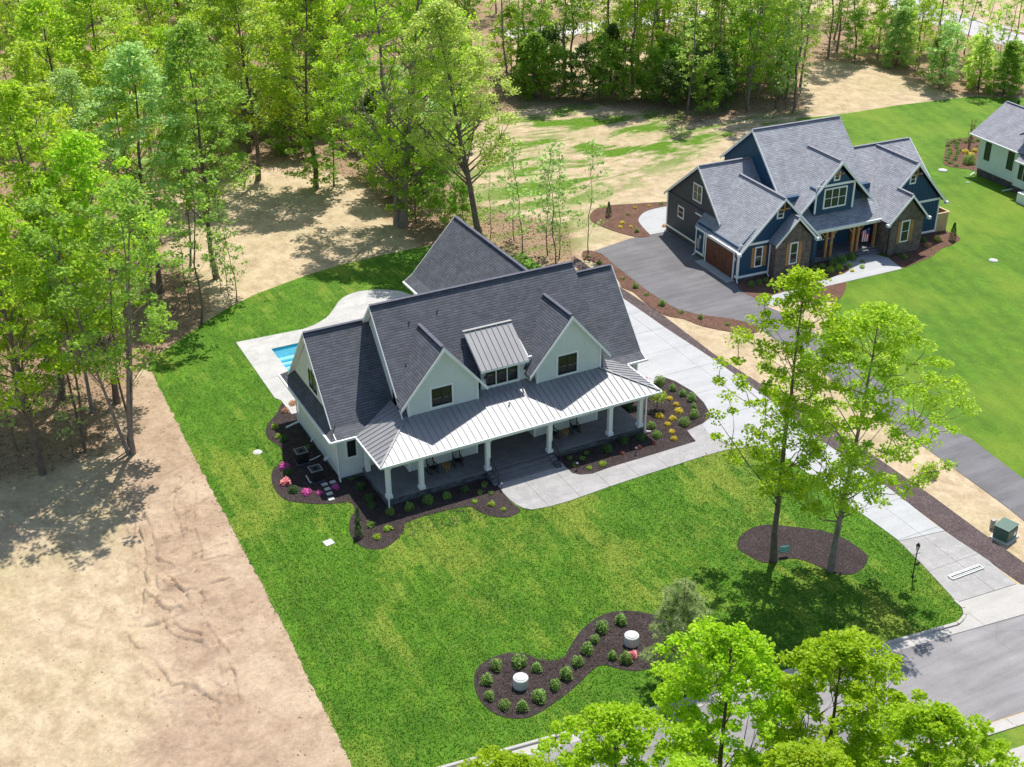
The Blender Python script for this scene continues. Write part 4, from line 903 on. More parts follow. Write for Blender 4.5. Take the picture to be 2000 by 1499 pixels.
rakeB([(4.2, 4.05), (8.5, 8.38), (14.3, 3.9)], 'x', .16, .06); rakeB([(1.3, 4.43), (8.25, 11.19), (13.2, 7.1)], 'x', 5.72, .06)
rakeB([(2.0, 3.6), (7.5, 8.07), (13.4, 3.4)], 'x', 24.25, .06)
for (x0, x1, y0, y1, z) in ((8.35, 12.8, 1.16, 1.2, 7.2), (-.4, 3.0, -.04, 0, 3.42), (19.7, 23.62, 1.31, 1.35, 3.72)):
    t = MB(); t.box(x0, x1, y0, y1, z, z + .22); t.each('trim_band', m_trim, Bh)
t = MB(); t.box(8.35, 8.53, 1.15, 1.2, 4.75, 7.2); t.box(12.62, 12.8, 1.15, 1.2, 4.75, 7.2); t.each('corner_board', m_trim, Bh)
bt = MB()
for (x0, x1, y, z0, fn) in ((-.2, 8.0, -.02, 3.64, lambda x: 7.25 - abs(x - 3.85) * 1.0), (16.6, 23.5, 1.33, 3.94, lambda x: 7.55 - abs(x - 20.0) * 1.07), (8.6, 12.6, 1.18, 4.9, lambda x: 7.2), (-.2, 2.8, -.02, .62, lambda x: 3.4), (19.9, 23.4, 1.33, .62, lambda x: 3.7)):
    x = x0
    while x < x1:
        z1 = fn(x)
        if z1 > z0 + .1: bt.box(x, x + .05, y - .005, y + .02, z0, z1)
        x += .41
bt.build('siding_batten', m_navy, Bh, kind='stuff')
# timber gable brackets
for xc, y, zt in ((3.85, -.3, 7.25), (10.6, 1.02, 9.1), (20.0, 1.08, 7.65)):
    m = MB(); m.bar((xc - .62, y, zt - .75), (xc + .62, y, zt - .75), .1, .12); m.bar((xc, y, zt - 1.1), (xc, y, zt - .05), .1, .1); m.build('gable_bracket', m_wood, Bh)
WK = dict(frame=m_trim, trim=m_trim, glass=m_glassw)
window(Bh, 'S', 0, 1.35, 2.1, 1.25, 3.1, 1, 2, tw=.07, **WK); window(Bh, 'S', -.92, 4.5, 5.3, 1.3, 3.3, 1, 2, tw=.06, **WK); window(Bh, 'S', -.97, 17.15, 18.05, 1.25, 3.3, 1, 2, tw=.07, **WK)
window(Bh, 'S', 1.2, 9.4, 11.85, 5.15, 6.95, 3, 2, tw=.08, **WK); window(Bh, 'S', 0, 3.4, 4.0, 5.6, 6.35, 1, 2, tw=.08, **WK); window(Bh, 'S', 1.2, 10.3, 10.85, 7.75, 8.45, 1, 2, tw=.08, **WK); window(Bh, 'S', 1.35, 19.5, 20.1, 5.95, 6.75, 1, 2, tw=.08, **WK)
window(Bh, 'W', .46, 7.95, 9.4, 4.8, 6.4, 2, 2, tw=.07, **WK); window(Bh, 'W', .46, 10.9, 11.9, 2.2, 3.25, 1, 2, tw=.07, **WK); window(Bh, 'S', 1.35, 20.4, 21.2, 1.4, 3.2, 1, 2, tw=.07, **WK)
def shutters(xa, xb, y, z0, z1):
    for x in (xa, xb):
        m = MB(); m.box(x, x + .34, y - .06, y, z0, z1); m = m.build('shutter', m_wood, Bh)
        for zz in (z0 + .2, z1 - .32): q = MB(); q.box(x + .02, x + .32, y - .08, y - .06, zz, zz + .12); q.build('batten', m_wood, m)
shutters(.94, 2.2, 0, 1.2, 3.15); shutters(4.05, 5.42, -.92, 1.2, 3.35); shutters(16.7, 18.18, -.97, 1.15, 3.35); shutters(19.95, 21.3, 1.35, 1.4, 3.2)
# garage door with panels
gd = MB(); gd.box(-.46, -.42, .72, 5.25, .16, 2.62); gd = gd.build('garage_door', m_doorw, Bh)
for r in range(4):
    for c in range(4): q = MB(); q.box(-.48, -.46, .78 + c * 1.12, .78 + c * 1.12 + 1.04, .22 + r * .6, .22 + r * .6 + .54); q.build('panel', m_doorw, gd)
for yy in (2.3, 3.7): q = MB(); q.box(-.51, -.48, yy - .04, yy + .04, .9, 1.25); q.build('handle', m_black, gd)
q = MB(); q.box(-.5, -.42, .56, .72, .1, 2.78); q.box(-.5, -.42, 5.25, 5.41, .1, 2.78); q.box(-.5, -.42, .72, 5.25, 2.62, 2.78); q.each('door_casing', m_trim, Bh)
q = MB(); q.box(-1.3, -.44, .3, 5.7, -.02, .12); q.build('door_pad', m_conc, Bh)
for yy in (.35, 6.2): q = MB(); q.lathe([(.04, 0), (.1, .08), (.1, .32), (.03, .4)], (-.56, yy, 2.0), 8); q.build('wall_lamp', m_lamp, Bh)
q = MB(); q.box(-.55, -.42, 6.3, 6.75, .9, 1.9); q.build('meter_box', m_steel, Bh)
bars(Bh, 'gutter', [((-.68, -.4, 2.98), (-.68, 6.9, 2.98))], .12, .13, m_trim); bars(Bh, 'gutter', [((6.9, 0.0, 3.5), (15.6, 0.0, 3.5))], .12, .14, m_trim); bars(Bh, 'gutter', [((-.1, 6.95, 3.95), (-.1, 8.0, 3.95))], .1, .1, m_trim)
downspout(Bh, -.5, -.1, 3.1, kick=(-.1, -.3)); downspout(Bh, -.5, 7.0, 3.0, kick=(-.3, 0)); downspout(Bh, 2.85, -.1, 3.3); downspout(Bh, 15.7, -1.05, 3.3, mat=m_black); downspout(Bh, 6.95, -1.0, 3.3, mat=m_black)
for (a_, b_, c_) in ((-.75, -.6, 3.0), (7.15, -1.3, 3.5), (15.3, -1.3, 3.35), (20.1, -1.3, 3.4), (24.15, .95, 3.5)): q = MB(); q.box(a_ - .15, a_ + .15, b_ - .1, b_ + .25, c_ - .2, c_ + .05); q.build('eave_return', m_trim, Bh)
# porch of the blue house
pf = MB(); pf.box(6.8, 15.85, .55, 2.6, 0, .55); pf.build('porch_floor', m_porch, Bh)
bm = MB(); bm.box(6.9, 15.8, .25, .5, 3.1, 3.4); bm.each('porch_beam', m_trim, Bh)
for k in range(2): q = MB(); q.box(13.2, 15.8, .55 - .35 * (k + 1), .55 - .35 * k, 0, .38 - .17 * k); q.build('step', m_porch, Bh)
for x in (9.55, 10.15, 12.65, 13.2, 15.35):
    m = MB(); m.box(x - .12, x + .12, .3 if x != 15.35 else .5, .54 if x != 15.35 else .74, .5, 3.12); m.build('timber_post', m_wood, Bh)
for x in (9.8, 12.9): bars(Bh, 'timber_brace', [((x - .9, .4, 3.1), (x - .25, .4, 2.4)), ((x + .9, .4, 3.1), (x + .3, .4, 2.4))], .1, .1, m_wood)
window(Bh, 'S', 2.6, 10.6, 12.2, 1.3, 2.9, 2, 1, tw=.08, **WK); q = MB(); q.box(14.0, 15.0, 2.54, 2.6, .56, 2.7); q.build('front_door', m_doorw, Bh)
window(Bh, 'S', 2.6, 7.4, 8.8, 1.3, 2.9, 2, 1, tw=.08, **WK)
ch = thing('porch_chair', 'dark chair on the brick and timber porch of the blue house', 'chair'); ch.location = (BO[0] + 7.7, BO[1] + .8, .55); ch.rotation_euler.z = BR
for nm, bx in (('seat', (-.3, .3, -.3, .3, .38, .44)), ('backrest', (-.3, .3, .26, .32, .44, 1.05)), ('leg', (-.3, -.24, -.3, -.24, 0, .38)), ('leg', (.24, .3, -.3, -.24, 0, .38)), ('leg', (-.3, -.24, .24, .3, 0, .38)), ('leg', (.24, .3, .24, .3, 0, .38))):
    m = MB(); m.box(*bx); m.build(nm, m_black, ch)
# flag on a short pole at the porch post
fp = np.array([math.cos(BR) * 13.3 - math.sin(BR) * .1 + BO[0], math.sin(BR) * 13.3 + math.cos(BR) * .1 + BO[1]])
flg = thing('flag', 'small striped national flag hanging from a pole on a porch post of the blue house', 'flag', (fp[0], fp[1], 0))
m = MB(); m.tube([(0, .2, 2.3), (.45, -.55, 3.0)], .02, 6); m.build('pole', m_steel, flg)
m = MB()
for k in range(7):
    m.cur = k % 2
    m.prism([(.12 + k * .05, -.02 - k * .083, 2.62 + k * .055), (.17 + k * .05, -.10 - k * .083, 2.66 + k * .055), (.17 + k * .05, -.10 - k * .083, 1.55 + k * .03), (.12 + k * .05, -.02 - k * .083, 1.52 + k * .03)], (.012, .008, 0))
m.build('cloth', [m_red, m_fwhite], flg)
m = MB(); m.prism([(.30, -.33, 2.80), (.47, -.61, 2.98), (.47, -.61, 2.5), (.30, -.33, 2.36)], (-.02, -.014, 0)); m.build('canton', m_fblue, flg)
dk = thing('deck_enclosure', 'raw pine board enclosure beside the right end of the blue house', 'deck', (BO[0] + 23.75, BO[1] + .6, 0), BR)
for x0, x1, y0, y1 in ((0, 1.9, 0, .08), (1.82, 1.9, .08, 3), (0, 1.9, 3, 3.08)):
    n = int(max(x1 - x0, y1 - y0) / .15)
    for k in range(n):
        m = MB()
        if x1 - x0 > y1 - y0: m.box(x0 + k * .15, x0 + k * .15 + .14, y0, y1, 0, 1.9)
        else: m.box(x0, x1, y0 + k * .15, y0 + k * .15 + .14, 0, 1.9)
        m.build('board', m_tan, dk)
m = MB(); m.box(-.02, 1.97, -.05, .13, 1.9, 1.96); m.box(1.77, 1.97, .13, 3.13, 1.9, 1.96); m.build('cap_rail', m_tan, dk)
m = MB(); m.box(.02, 1.8, .1, 2.98, .9, .95); m.build('deck_floor', m_doorw, dk)
# ================================================================== WHITE HOUSE at the right edge
Ch = thing('white_house', 'white house with pale grey roof cut by the right edge behind the blue house', 'house', (82.82, 29.63, 0), math.radians(-4.4))
w = MB(); w.box(0, 9, -6.0, 0, .8, 4.4); w.box(-.5, 9, -16, -6.0, .8, 3.7); w.each('wall', m_sidingC, Ch)
f = MB(); f.box(.05, 8.9, -6.1, -.05, -.2, .8); f.box(-.45, 8.9, -16, -6.1, -.2, .8); f.each('foundation', m_found, Ch)
roof(Ch, [[(-.4, -7.0, 4.35), (-.4, 1.5, 4.35), (4.0, 1.5, 7.4), (4.0, -7.0, 7.4)], [(4.0, 1.5, 7.4), (9.4, 1.5, 3.9), (9.4, -16, 3.9), (4.0, -16, 7.4)], [(-1.0, -16, 3.7), (-1.0, -6.3, 3.7), (4.0, -6.3, 7.35), (4.0, -16, 7.35)]], m_shingleC)
g = MB(); g.prism([(0, -.1, 4.3), (8.2, -.1, 4.3), (4.0, -.1, 7.2)], (0, .1, 0)); g.each('gable_wall', m_sidingC, Ch)
bars(Ch, 'gutter', [((-.46, -5.9, 4.3), (-.46, 1.5, 4.3))], .12, .13, m_trim); bars(Ch, 'gutter', [((-1.06, -16, 3.65), (-1.06, -6.3, 3.65))], .12, .13, m_trim); bars(Ch, 'ridge_cap', [((4.0, 1.4, 7.43), (4.0, -15, 7.43))], .26, .04, m_capB)
roof(Ch, [[(.2, -11.5, 6.0), (.2, -8.3, 8.0), (5.5, -8.3, 8.0), (5.5, -11.5, 6.0)], [(.2, -8.3, 8.0), (.2, -5.0, 6.0), (5.5, -5.0, 6.0), (5.5, -8.3, 8.0)]], m_shingleC); g = MB(); g.prism([(.6, -11.2, 4.3), (.6, -5.3, 4.3), (.6, -5.3, 5.9), (.6, -8.3, 7.7), (.6, -11.2, 5.9)], (.1, 0, 0)); g.build('dormer_wall', m_sidingC, Ch)
window(Ch, 'W', 0, -1.6, -.75, 2.0, 4.0, 1, tw=.0, glass=m_glassc); window(Ch, 'W', 0, -5.1, -4.2, 2.0, 4.0, 1, tw=.0, glass=m_glassc)
for k in range(3): window(Ch, 'W', -.5, -7.2 - k * .75, -6.55 - k * .75, 1.7, 3.3, 1, tw=.05, glass=m_glassc)
downspout(Ch, -.1, -5.9, 4.2, kick=(-1.2, .3)); downspout(Ch, -.1, .05, 4.2, kick=(-1.0, -.4))
m = MB(); m.box(-2.2, -.6, -16, -8.6, 0, 1.1); m.build('side_stair', m_trim, Ch)
# ================================================================== TREES
def tube_np(pts, rad, n):
    pts = np.array(pts, float); rad = np.array(rad, float); K = len(pts)
    d = np.gradient(pts, axis=0); d /= np.linalg.norm(d, axis=1)[:, None] + 1e-9
    up = np.where(np.abs(d[:, 2:3]) < .9, np.array([[0, 0, 1.]]), np.array([[1., 0, 0]])); r = np.cross(d, up); r /= np.linalg.norm(r, axis=1)[:, None] + 1e-9; u = np.cross(r, d)
    a = np.arange(n) * 2 * PI / n
    V = pts[:, None, :] + rad[:, None, None] * (r[:, None, :] * np.cos(a)[None, :, None] + u[:, None, :] * np.sin(a)[None, :, None])
    V = V.reshape(-1, 3); F = []
    for k in range(K - 1):
        for j in range(n): F.append((k * n + j, k * n + (j + 1) % n, (k + 1) * n + (j + 1) % n, (k + 1) * n + j))
    return V, np.array(F)
def leaves(centres, radii, per, size, R, flat=.55, up=.75):
    """leaf-sized quads spread through each clump's volume, denser on its upper shell"""
    N = len(centres) * per
    c = np.repeat(centres, per, axis=0); rr = np.repeat(radii, per)
    d = R.normal(size=(N, 3)); d /= np.linalg.norm(d, axis=1)[:, None]; d[:, 2] = np.where(R.random(N) < .35, np.abs(d[:, 2]), d[:, 2])
    rad = rr * (R.random(N) ** .45); p = c + d * rad[:, None] * np.array([1, 1, flat])
    nrm = R.normal(size=(N, 3)) + np.array([0, 0, up * 2]); nrm /= np.linalg.norm(nrm, axis=1)[:, None]
    t = np.cross(nrm, R.normal(size=(N, 3))); t /= np.linalg.norm(t, axis=1)[:, None] + 1e-9; b = np.cross(nrm, t)
    s = size * (.6 + .8 * R.random(N))[:, None]
    q = np.stack([p - t * s * .6, p - b * s * .42 , p + t * s * .6, p + b * s * .42], 1).reshape(-1, 3)
    F = np.arange(N * 4).reshape(N, 4); return q, F
def make_tree(seed, h, cr, base, nclump, per, lsize, crad, trunk_r, bark, leafm, lean=(0, 0), forks=1, top=1.0, flat=.55, spread=1.0, shape=.6, twigs=1, bend=.03):
    """tapered trunk(s), limbs running out to every leaf clump, crown of many leaf quads"""
    R = np.random.default_rng(seed); TV, TF, off = [], [], 0
    cz0 = h * base; ch = h - cz0
    stems = []
    for k in range(forks):
        a = R.random() * 6.28; sp = (0 if forks == 1 else .10 * h * spread)
        n = 9; z = np.linspace(0, h * (.96 if k == 0 else .88), n); t = z / h
        x = lean[0] * z + math.cos(a) * sp * t ** 1.1 + np.cumsum(R.normal(size=n)) * bend * h / n * 1.5 * (t > 0); y = lean[1] * z + math.sin(a) * sp * t ** 1.1 + np.cumsum(R.normal(size=n)) * bend * h / n * 1.5 * (t > 0)
        r = trunk_r * (1 - .88 * t) * (1 if k == 0 else .75); r[0] *= 1.35
        if forks > 1: x += math.cos(a) * trunk_r * .9; y += math.sin(a) * trunk_r * .9
        P = np.stack([x, y, z - (.1 if k == 0 else .1)], 1); stems.append((P, r))
        v, f = tube_np(P, r, 7); TV.append(v); TF.append(f + off); off += len(v)
    C, RD = [], []
    for i in range(nclump):
        P, r = stems[i % forks]
        t = (i + R.random()) / nclump; zz = cz0 + ch * t ** .9
        env = (math.sin(PI * min(1, max(.02, t) ** shape)) ** .7) * cr + .25
        a = i * 2.399 + R.normal() * .5; rr = env * (.35 + .65 * R.random() ** .5) * (1 + .25 * math.sin(a * 2 + seed) + .18 * math.sin(3 * a + seed * 2))
        j = min(len(P) - 1, int(zz / h * (len(P) - 1))); ax = P[j]
        c = np.array([ax[0] + math.cos(a) * rr, ax[1] + math.sin(a) * rr, zz]); C.append(c); RD.append(crad * (.65 + .7 * R.random()))
    C = np.array(C); RD = np.array(RD)
    # limbs: every clump hangs from the nearest clump that sits further in and lower, else from the stem
    P0 = stems[0][0]; axr = np.array([np.hypot(*(c[:2] - P0[min(len(P0) - 1, int(c[2] / h * (len(P0) - 1)))][:2])) for c in C]); order = np.argsort(axr); done = []
    for i in order:
        c = C[i]; best = None
        for j in done:
            dz = c[2] - C[j][2]; dd_ = np.linalg.norm(c - C[j])
            if dz > -.1 and dd_ < 2.4 and axr[j] < axr[i] - .15 and (best is None or dd_ < best[0]): best = (dd_, j)
        if best is not None and axr[i] > cr * .35: s0 = C[best[1]]; r0 = .014 + .004 * cr * trunk_r / .2
        else:
            P, r = stems[i % forks]; z0 = max(cz0 * .75, c[2] - axr[i] * (.75 + .6 * R.random()) - .3); jz = z0 / P[-1][2] * (len(P) - 1); j0 = int(min(len(P) - 2, max(0, jz))); fr = min(1, max(0, jz - j0)); s0 = P[j0] * (1 - fr) + P[j0 + 1] * fr; r0 = max(.02, r[j0] * .36)
        L = np.linalg.norm(c - s0); mid = (s0 * .45 + c * .55) + np.array([0, 0, -.07 * L]) + R.normal(size=3) * .06 * L
        v, f = tube_np([s0, mid, c], [r0, r0 * .6, .01], 4); TV.append(v); TF.append(f + off); off += len(v); done.append(i)
    lv, lf = leaves(C, RD, per, lsize, R, flat)
    tm = mesh_np('trunk', np.vstack(TV), np.vstack(TF), bark, smooth=True); cm = mesh_np('crown', lv, lf, leafm)
    return tm, cm
PROTO = {}
def proto(key, **kw): PROTO[key] = make_tree(**kw)
used_labels = {}
def plant(key, x, y, label, cat='tree', name='tree', group=None, s=1.0, rz=None, leafm=None):
    rz = random.random() * 6.28 if rz is None else rz
    t = thing(name, label, cat, (x, y, 0), rz, group); t.scale = (s * random.uniform(.93, 1.07), s * random.uniform(.93, 1.07), s)
    tm, cm = PROTO[key]
    for nm, me in (('trunk', tm), ('crown', cm)):
        o = bpy.data.objects.new(nm, me); COL.objects.link(o); o.parent = t
        if nm == 'crown' and leafm:
            o.material_slots[0].link = 'OBJECT'; o.material_slots[0].material = leafm
    return t
# forest kinds
for i in range(4): proto(f'big{i}', seed=20 + i, h=21 + i, cr=4.6, base=.30, nclump=125, per=85, lsize=.235, crad=.95, trunk_r=.24, bark=m_bark, leafm=m_leaf, bend=.04)
for i in range(4): proto(f'tall{i}', seed=40 + i, h=19 + i, cr=2.7, base=.36, nclump=72, per=64, lsize=.225, crad=.8, trunk_r=.17, bark=m_bark2, leafm=m_leaf, bend=.08)
for i in range(3): proto(f'thin{i}', seed=60 + i, h=14 + i * 1.5, cr=1.9, base=.34, nclump=40, per=34, lsize=.23, crad=.62, trunk_r=.09, bark=m_bark, leafm=m_leaf2, bend=.06)
for i in range(3): proto(f'under{i}', seed=80 + i, h=7 + i, cr=2.6, base=.10, nclump=48, per=52, lsize=.26, crad=.8, trunk_r=.08, bark=m_bark, leafm=m_leaf2, shape=.5)
for i in range(3): proto(f'cedar{i}', seed=100 + i, h=7.5 + i * 1.5, cr=2.1, base=.04, nclump=70, per=70, lsize=.26, crad=.7, trunk_r=.11, bark=m_bark, leafm=m_leafd, shape=.36, flat=.5)
for i in range(3): proto(f'sap{i}', seed=120 + i, h=9 + i, cr=1.3, base=.22, nclump=26, per=17, lsize=.24, crad=.55, trunk_r=.05, bark=m_bark, leafm=m_leafp, bend=.08)
for i in range(3): proto(f'belt{i}', seed=170 + i, h=22 + 1.5 * i, cr=2.1, base=.12, nclump=74, per=38, lsize=.23, crad=.75, trunk_r=.14, bark=m_bark2, leafm=m_leafl, bend=.06, shape=.8)
proto('twin', seed=7, h=27, cr=6.2, base=.22, nclump=240, per=85, lsize=.23, crad=1.0, trunk_r=.42, bark=m_bark2, leafm=m_leaf, forks=2, spread=1.1, bend=.03)
proto('leaner', seed=9, h=23, cr=4.6, base=.36, nclump=180, per=85, lsize=.215, crad=.9, trunk_r=.34, bark=m_bark, leafm=m_leafl, lean=(-.13, .10), bend=.03)
proto('triple', seed=13, h=20, cr=4.4, base=.36, nclump=130, per=60, lsize=.22, crad=.8, trunk_r=.17, bark=m_bark2, leafm=m_leaf2, forks=3, spread=1.3, bend=.03)
proto('yardA', seed=31, h=19.3, cr=3.5, base=.27, nclump=170, per=85, lsize=.17, crad=.58, trunk_r=.20, bark=m_bark, leafm=m_leaff, shape=.62, bend=.015)
proto('yardB', seed=34, h=17.3, cr=4.8, base=.27, nclump=230, per=85, lsize=.165, crad=.62, trunk_r=.21, bark=m_bark2, leafm=m_leaf, lean=(.07, .0), shape=.75, bend=.02)
for i in range(3): proto(f'maple{i}', seed=140 + i, h=11.5, cr=3.2, base=.32, nclump=215, per=105, lsize=.15, crad=.45, trunk_r=.17, bark=m_bark, leafm=m_leaff, shape=.7, flat=.6, bend=.02)
# ---- named trees
def px(p, q): return G(p, q)
X = px(781, 441); plant('twin', *X, 'huge twin trunked tree standing at the back of the straw clearing', group=None, rz=2.2)
X = px(942, 484); plant('leaner', *X, 'tall tree with a dark leaning trunk behind the rear wing of the white house', rz=0.0)
X = px(256, 886); plant('triple', *X, 'clump of three slim bare trunks on the bare soil left of the lawn', rz=.4)
X = px(1511, 1096); plant('yardA', *X, 'tall slender bright green tree, left of the two in the front mulch island', rz=1.0)
X = px(1622, 1115); plant('yardB', *X, 'wider pale green tree on the right of the two in the front mulch island', rz=0.3)
for (a, b, zc, k, lb, s) in ((1630, 1400, 7.2, 0, 'bright green maple across the street, middle of the foreground row and tallest', 1.0), (1415, 1390, 7.2, 1, 'bright green maple across the street left of the tallest foreground one', 1.02), (1200, 1490, 7.2, 2, 'bright green maple across the street in front of the bed with two concrete covers', .86),
    (1810, 1500, 7.2, 0, 'bright green maple at the right end of the foreground row over the street', .9), (1005, 1580, 7.0, 1, 'bright green maple top at the left end of the foreground row', .84), (1560, 1610, 7.0, 2, 'bright green maple at the bottom edge below the tallest foreground one', .95), (1330, 1640, 7, 0, 'bright green maple crown cut by the bottom edge under the pine', .9), (1730, 1660, 7, 1, 'bright green maple crown at the bottom right over the far kerb', .85)):
    x, y = G(a, b, zc); plant(f'maple{k}', x, y, lb, s=s)
# pine by the cover bed: whorls of limbs with needle tufts
def pine():
    R = np.random.default_rng(5); TV, TF, off = [], [], 0; h = 6.6
    z = np.linspace(0, h, 8); P = np.stack([.05 * np.sin(z), .04 * z, z], 1); v, f = tube_np(P, .11 * (1 - .9 * z / h), 7); TV.append(v); TF.append(f); off += len(v); C = []
    for i in range(52):
        t = .12 + .88 * (i / 52) ** .85; zz = h * t; L = (1 - t) ** .75 * 2.3 + .22; a = i * 2.4 + R.normal() * .3; s0 = np.array([.05 * math.sin(zz), .04 * zz, zz * .93]); e = s0 + np.array([math.cos(a) * L, math.sin(a) * L, .28 * L + .1])
        v, f = tube_np([s0, (s0 + e) / 2 + [0, 0, -.05], e], [.03, .02, .008], 4); TV.append(v); TF.append(f + off); off += len(v)
        for q in (1.0, .78, .56, .38):
            if L * q > .3: C.append(s0 + (e - s0) * q + R.normal(size=3) * .09)
            if L > .9: C.append(s0 + (e - s0) * q + R.normal(size=3) * .3)
    C = np.array(C); per = 60; N = len(C) * per; c = np.repeat(C, per, axis=0); d = R.normal(size=(N, 3)) + [0, 0, .35]; d /= np.linalg.norm(d, axis=1)[:, None]
    sd_ = np.cross(d, R.normal(size=(N, 3))); sd_ /= np.linalg.norm(sd_, axis=1)[:, None]; L = (.18 + .14 * R.random(N))[:, None]; w_ = .016
    q = np.stack([c - sd_ * w_, c + sd_ * w_, c + d * L + sd_ * w_ * .4, c + d * L - sd_ * w_ * .4], 1).reshape(-1, 3)
    return mesh_np('trunk', np.vstack(TV), np.vstack(TF), m_bark, smooth=True), mesh_np('crown', q, np.arange(N * 4).reshape(N, 4), m_needle)
PROTO['pine'] = pine()
X = px(1330, 1325); plant('pine', X[0], X[1], 'young long needled pine over the right end of the bed with two concrete covers', rz=0)
# ---- the wood
class Scatter:
    def __init__(s): s.p = []
    def ok(s, x, y, d):
        for a, b in s.p:
            if (a - x) ** 2 + (b - y) ** 2 < d * d: return False
        s.p.append((x, y)); return True
SCT = Scatter()
BUILD = {'belt': 'tall feathery', 'big': 'broad', 'tall': 'tall narrow', 'thin': 'slim', 'under': 'low bushy', 'cedar': 'dense conical', 'sap': 'spindly'}
COLW = {}
def fill(poly_px, n, dmin, kinds, labels, name='tree', cat='tree', smin=.85, smax=1.15, leafs=None, own=None, tries=60):
    """labels = (name of the wood, word for its things); every tree is labelled by build, colour and place in that wood"""
    P = GP(poly_px); xs = [p[0] for p in P]; ys = [p[1] for p in P]; S = own or SCT; k = 0; lst = []
    for t in range(n * tries):
        if k >= n: break
        x = random.uniform(min(xs), max(xs)); y = random.uniform(min(ys), max(ys))
        if not bool(inpoly(np.array([x]), np.array([y]), P)[0]): continue
        if not S.ok(x, y, dmin): continue
        kd = random.choice(kinds); lm = random.choice(leafs) if leafs else None
        lst.append((plant(kd, x, y, 'x', cat, name, None, random.uniform(smin, smax), leafm=lm), kd.rstrip('0123'), lm)); k += 1
    # picture column and depth order give the place words
    def col(o):
        c = _R @ (np.array([o.location.x, o.location.y, 4.0]) - CAM); return F_PX * c[0] / c[2] + CX, c[2]
    L = [(o, kd, lm, *col(o)) for o, kd, lm in lst]
    for j, key in ((3, 'x'), (4, 'd')): pass
    ox = sorted(L, key=lambda r: r[3]); od = sorted(L, key=lambda r: r[4]); N = max(1, len(L))
    PX = ['left end', 'left part', 'left centre', 'centre', 'right centre', 'right part', 'right end']; PD = ['front row', 'second row', 'inner part', 'back row']
    for r in L:
        cw = {'leaves_spring': 'yellow green', 'leaves_mid': 'mid green', 'leaves_pale': 'pale green', 'leaves_dark': 'dark green', 'leaves_light': 'light green'}[(r[2] or m_leaf).name]
        a_ = PX[min(6, ox.index(r) * 7 // N)]; b_ = PD[min(3, od.index(r) * 4 // N)]
        lb = f"{BUILD[r[1]]} {cw} tree, {b_}, {a_} of {labels[0]}"; used_labels.setdefault(lb, []).append(r[0]); r[0]['label'] = lb; r[0]['group'] = labels[1]
L4 = [m_leaf, m_leaf, m_leafl, m_leaf2]
for (a, b, zc, k, lm, lb, s_) in ((45, 420, 15, 'big2', m_leaf, 'huge bright yellow green crown filling the left edge of the picture', 1.05), (165, 450, 14, 'big1', m_leaf, 'bright yellow green crown right of the huge one at the left edge', .95), (15, 620, 12, 'big3', m_leaf, 'bright crown low on the left edge above the bare trunks', .85), (110, 610, 11, 'thin2', m_leaf, 'slim light tree in front of the bright crowns at the left', 1.1), (200, 600, 11, 'thin1', m_leaf, 'slim yellow green tree behind the three trunk clump', 1.1),
    (90, 130, 17, 'big0', m_leaf, 'rounded bright crown near the top left corner', 1.1), (190, 100, 17, 'big3', m_leaf, 'second rounded bright crown right of the top left corner', 1.05), (255, 210, 17, 'big1', m_leafp, 'silvery pale green crown in the upper left wood', 1.0), (375, 190, 17, 'big2', m_leaf2, 'dull olive green domed crown right of the silvery one', 1.0), (130, 260, 15, 'tall1', m_leafp, 'pale green crown between the silvery and the huge left one', 1.0), (470, 50, 17, 'big0', m_leaf, 'bright crown in the upper wood right of the olive dome', 1.1), (590, 60, 17, 'big1', m_leaf, 'bright crown left of the twin trunked tree', 1.05)):
    x, y = G(a, b, zc); SCT.p.append((x, y)); plant(k, x, y, lb, s=s_, leafm=lm)
west = [(-420, 820), (-60, 860), (60, 800), (130, 740), (215, 640), (300, 560), (250, 470), (270, 400), (330, 330), (300, 250), (-100, 200), (-600, 400)]
fill(west, 36, 3.4, ['big0', 'tall2', 'tall3', 'tall0', 'tall1', 'thin0', 'thin1', 'thin2'], ('the left wood', 'trees of the left wood'), leafs=[m_leaf, m_leafl, m_leaf, m_leaf2])
north = [(-300, 190), (330, 320), (420, 300), (560, 300), (660, 320), (740, 350), (840, 400), (880, 330), (900, 240), (940, 190), (960, 60), (900, -60), (300, -120), (-200, -60)]
fill(north, 78, 4.2, ['big0', 'big1', 'big2', 'big3', 'tall0', 'tall1', 'tall2', 'tall3', 'thin2'], ('the clearing wood', 'trees of the wood behind the clearing'), leafs=L4, smin=1.0, smax=1.25)
fill([(-300, 250), (330, 330), (640, 300), (860, 330), (930, 180), (900, 20), (300, -40), (-300, 60)], 44, 3.4, ['under0', 'under1', 'under2'], ('the lower clearing wood', 'underwood of the clearing wood'), leafs=[m_leaf, m_leaf2, m_leafl], own=Scatter(), smin=1.0, smax=1.35)
fill([(380, 350), (560, 320), (700, 350), (760, 420), (830, 470), (850, 400), (900, 300), (880, 240), (500, 240), (340, 290)], 20, 2.8, ['under0', 'under1', 'under2', 'cedar0'], ('the clearing edge', 'understorey behind the clearing'), leafs=[m_leaf2, m_leaf2, m_leafp, m_leafd])
mid = [(985, 180), (1100, 190), (1200, 190), (1300, 215), (1400, 222), (1480, 210), (1570, 215), (1560, 130), (1500, 90), (1300, 110), (1100, 140), (990, 130)]
fill(mid, 50, 2.6, ['belt0', 'belt1', 'belt2', 'belt0', 'belt1', 'belt2', 'tall1', 'thin1'], ('the middle tree belt', 'trees of the middle belt'), leafs=[m_leafl, m_leaf2, m_leaf, m_leafl])
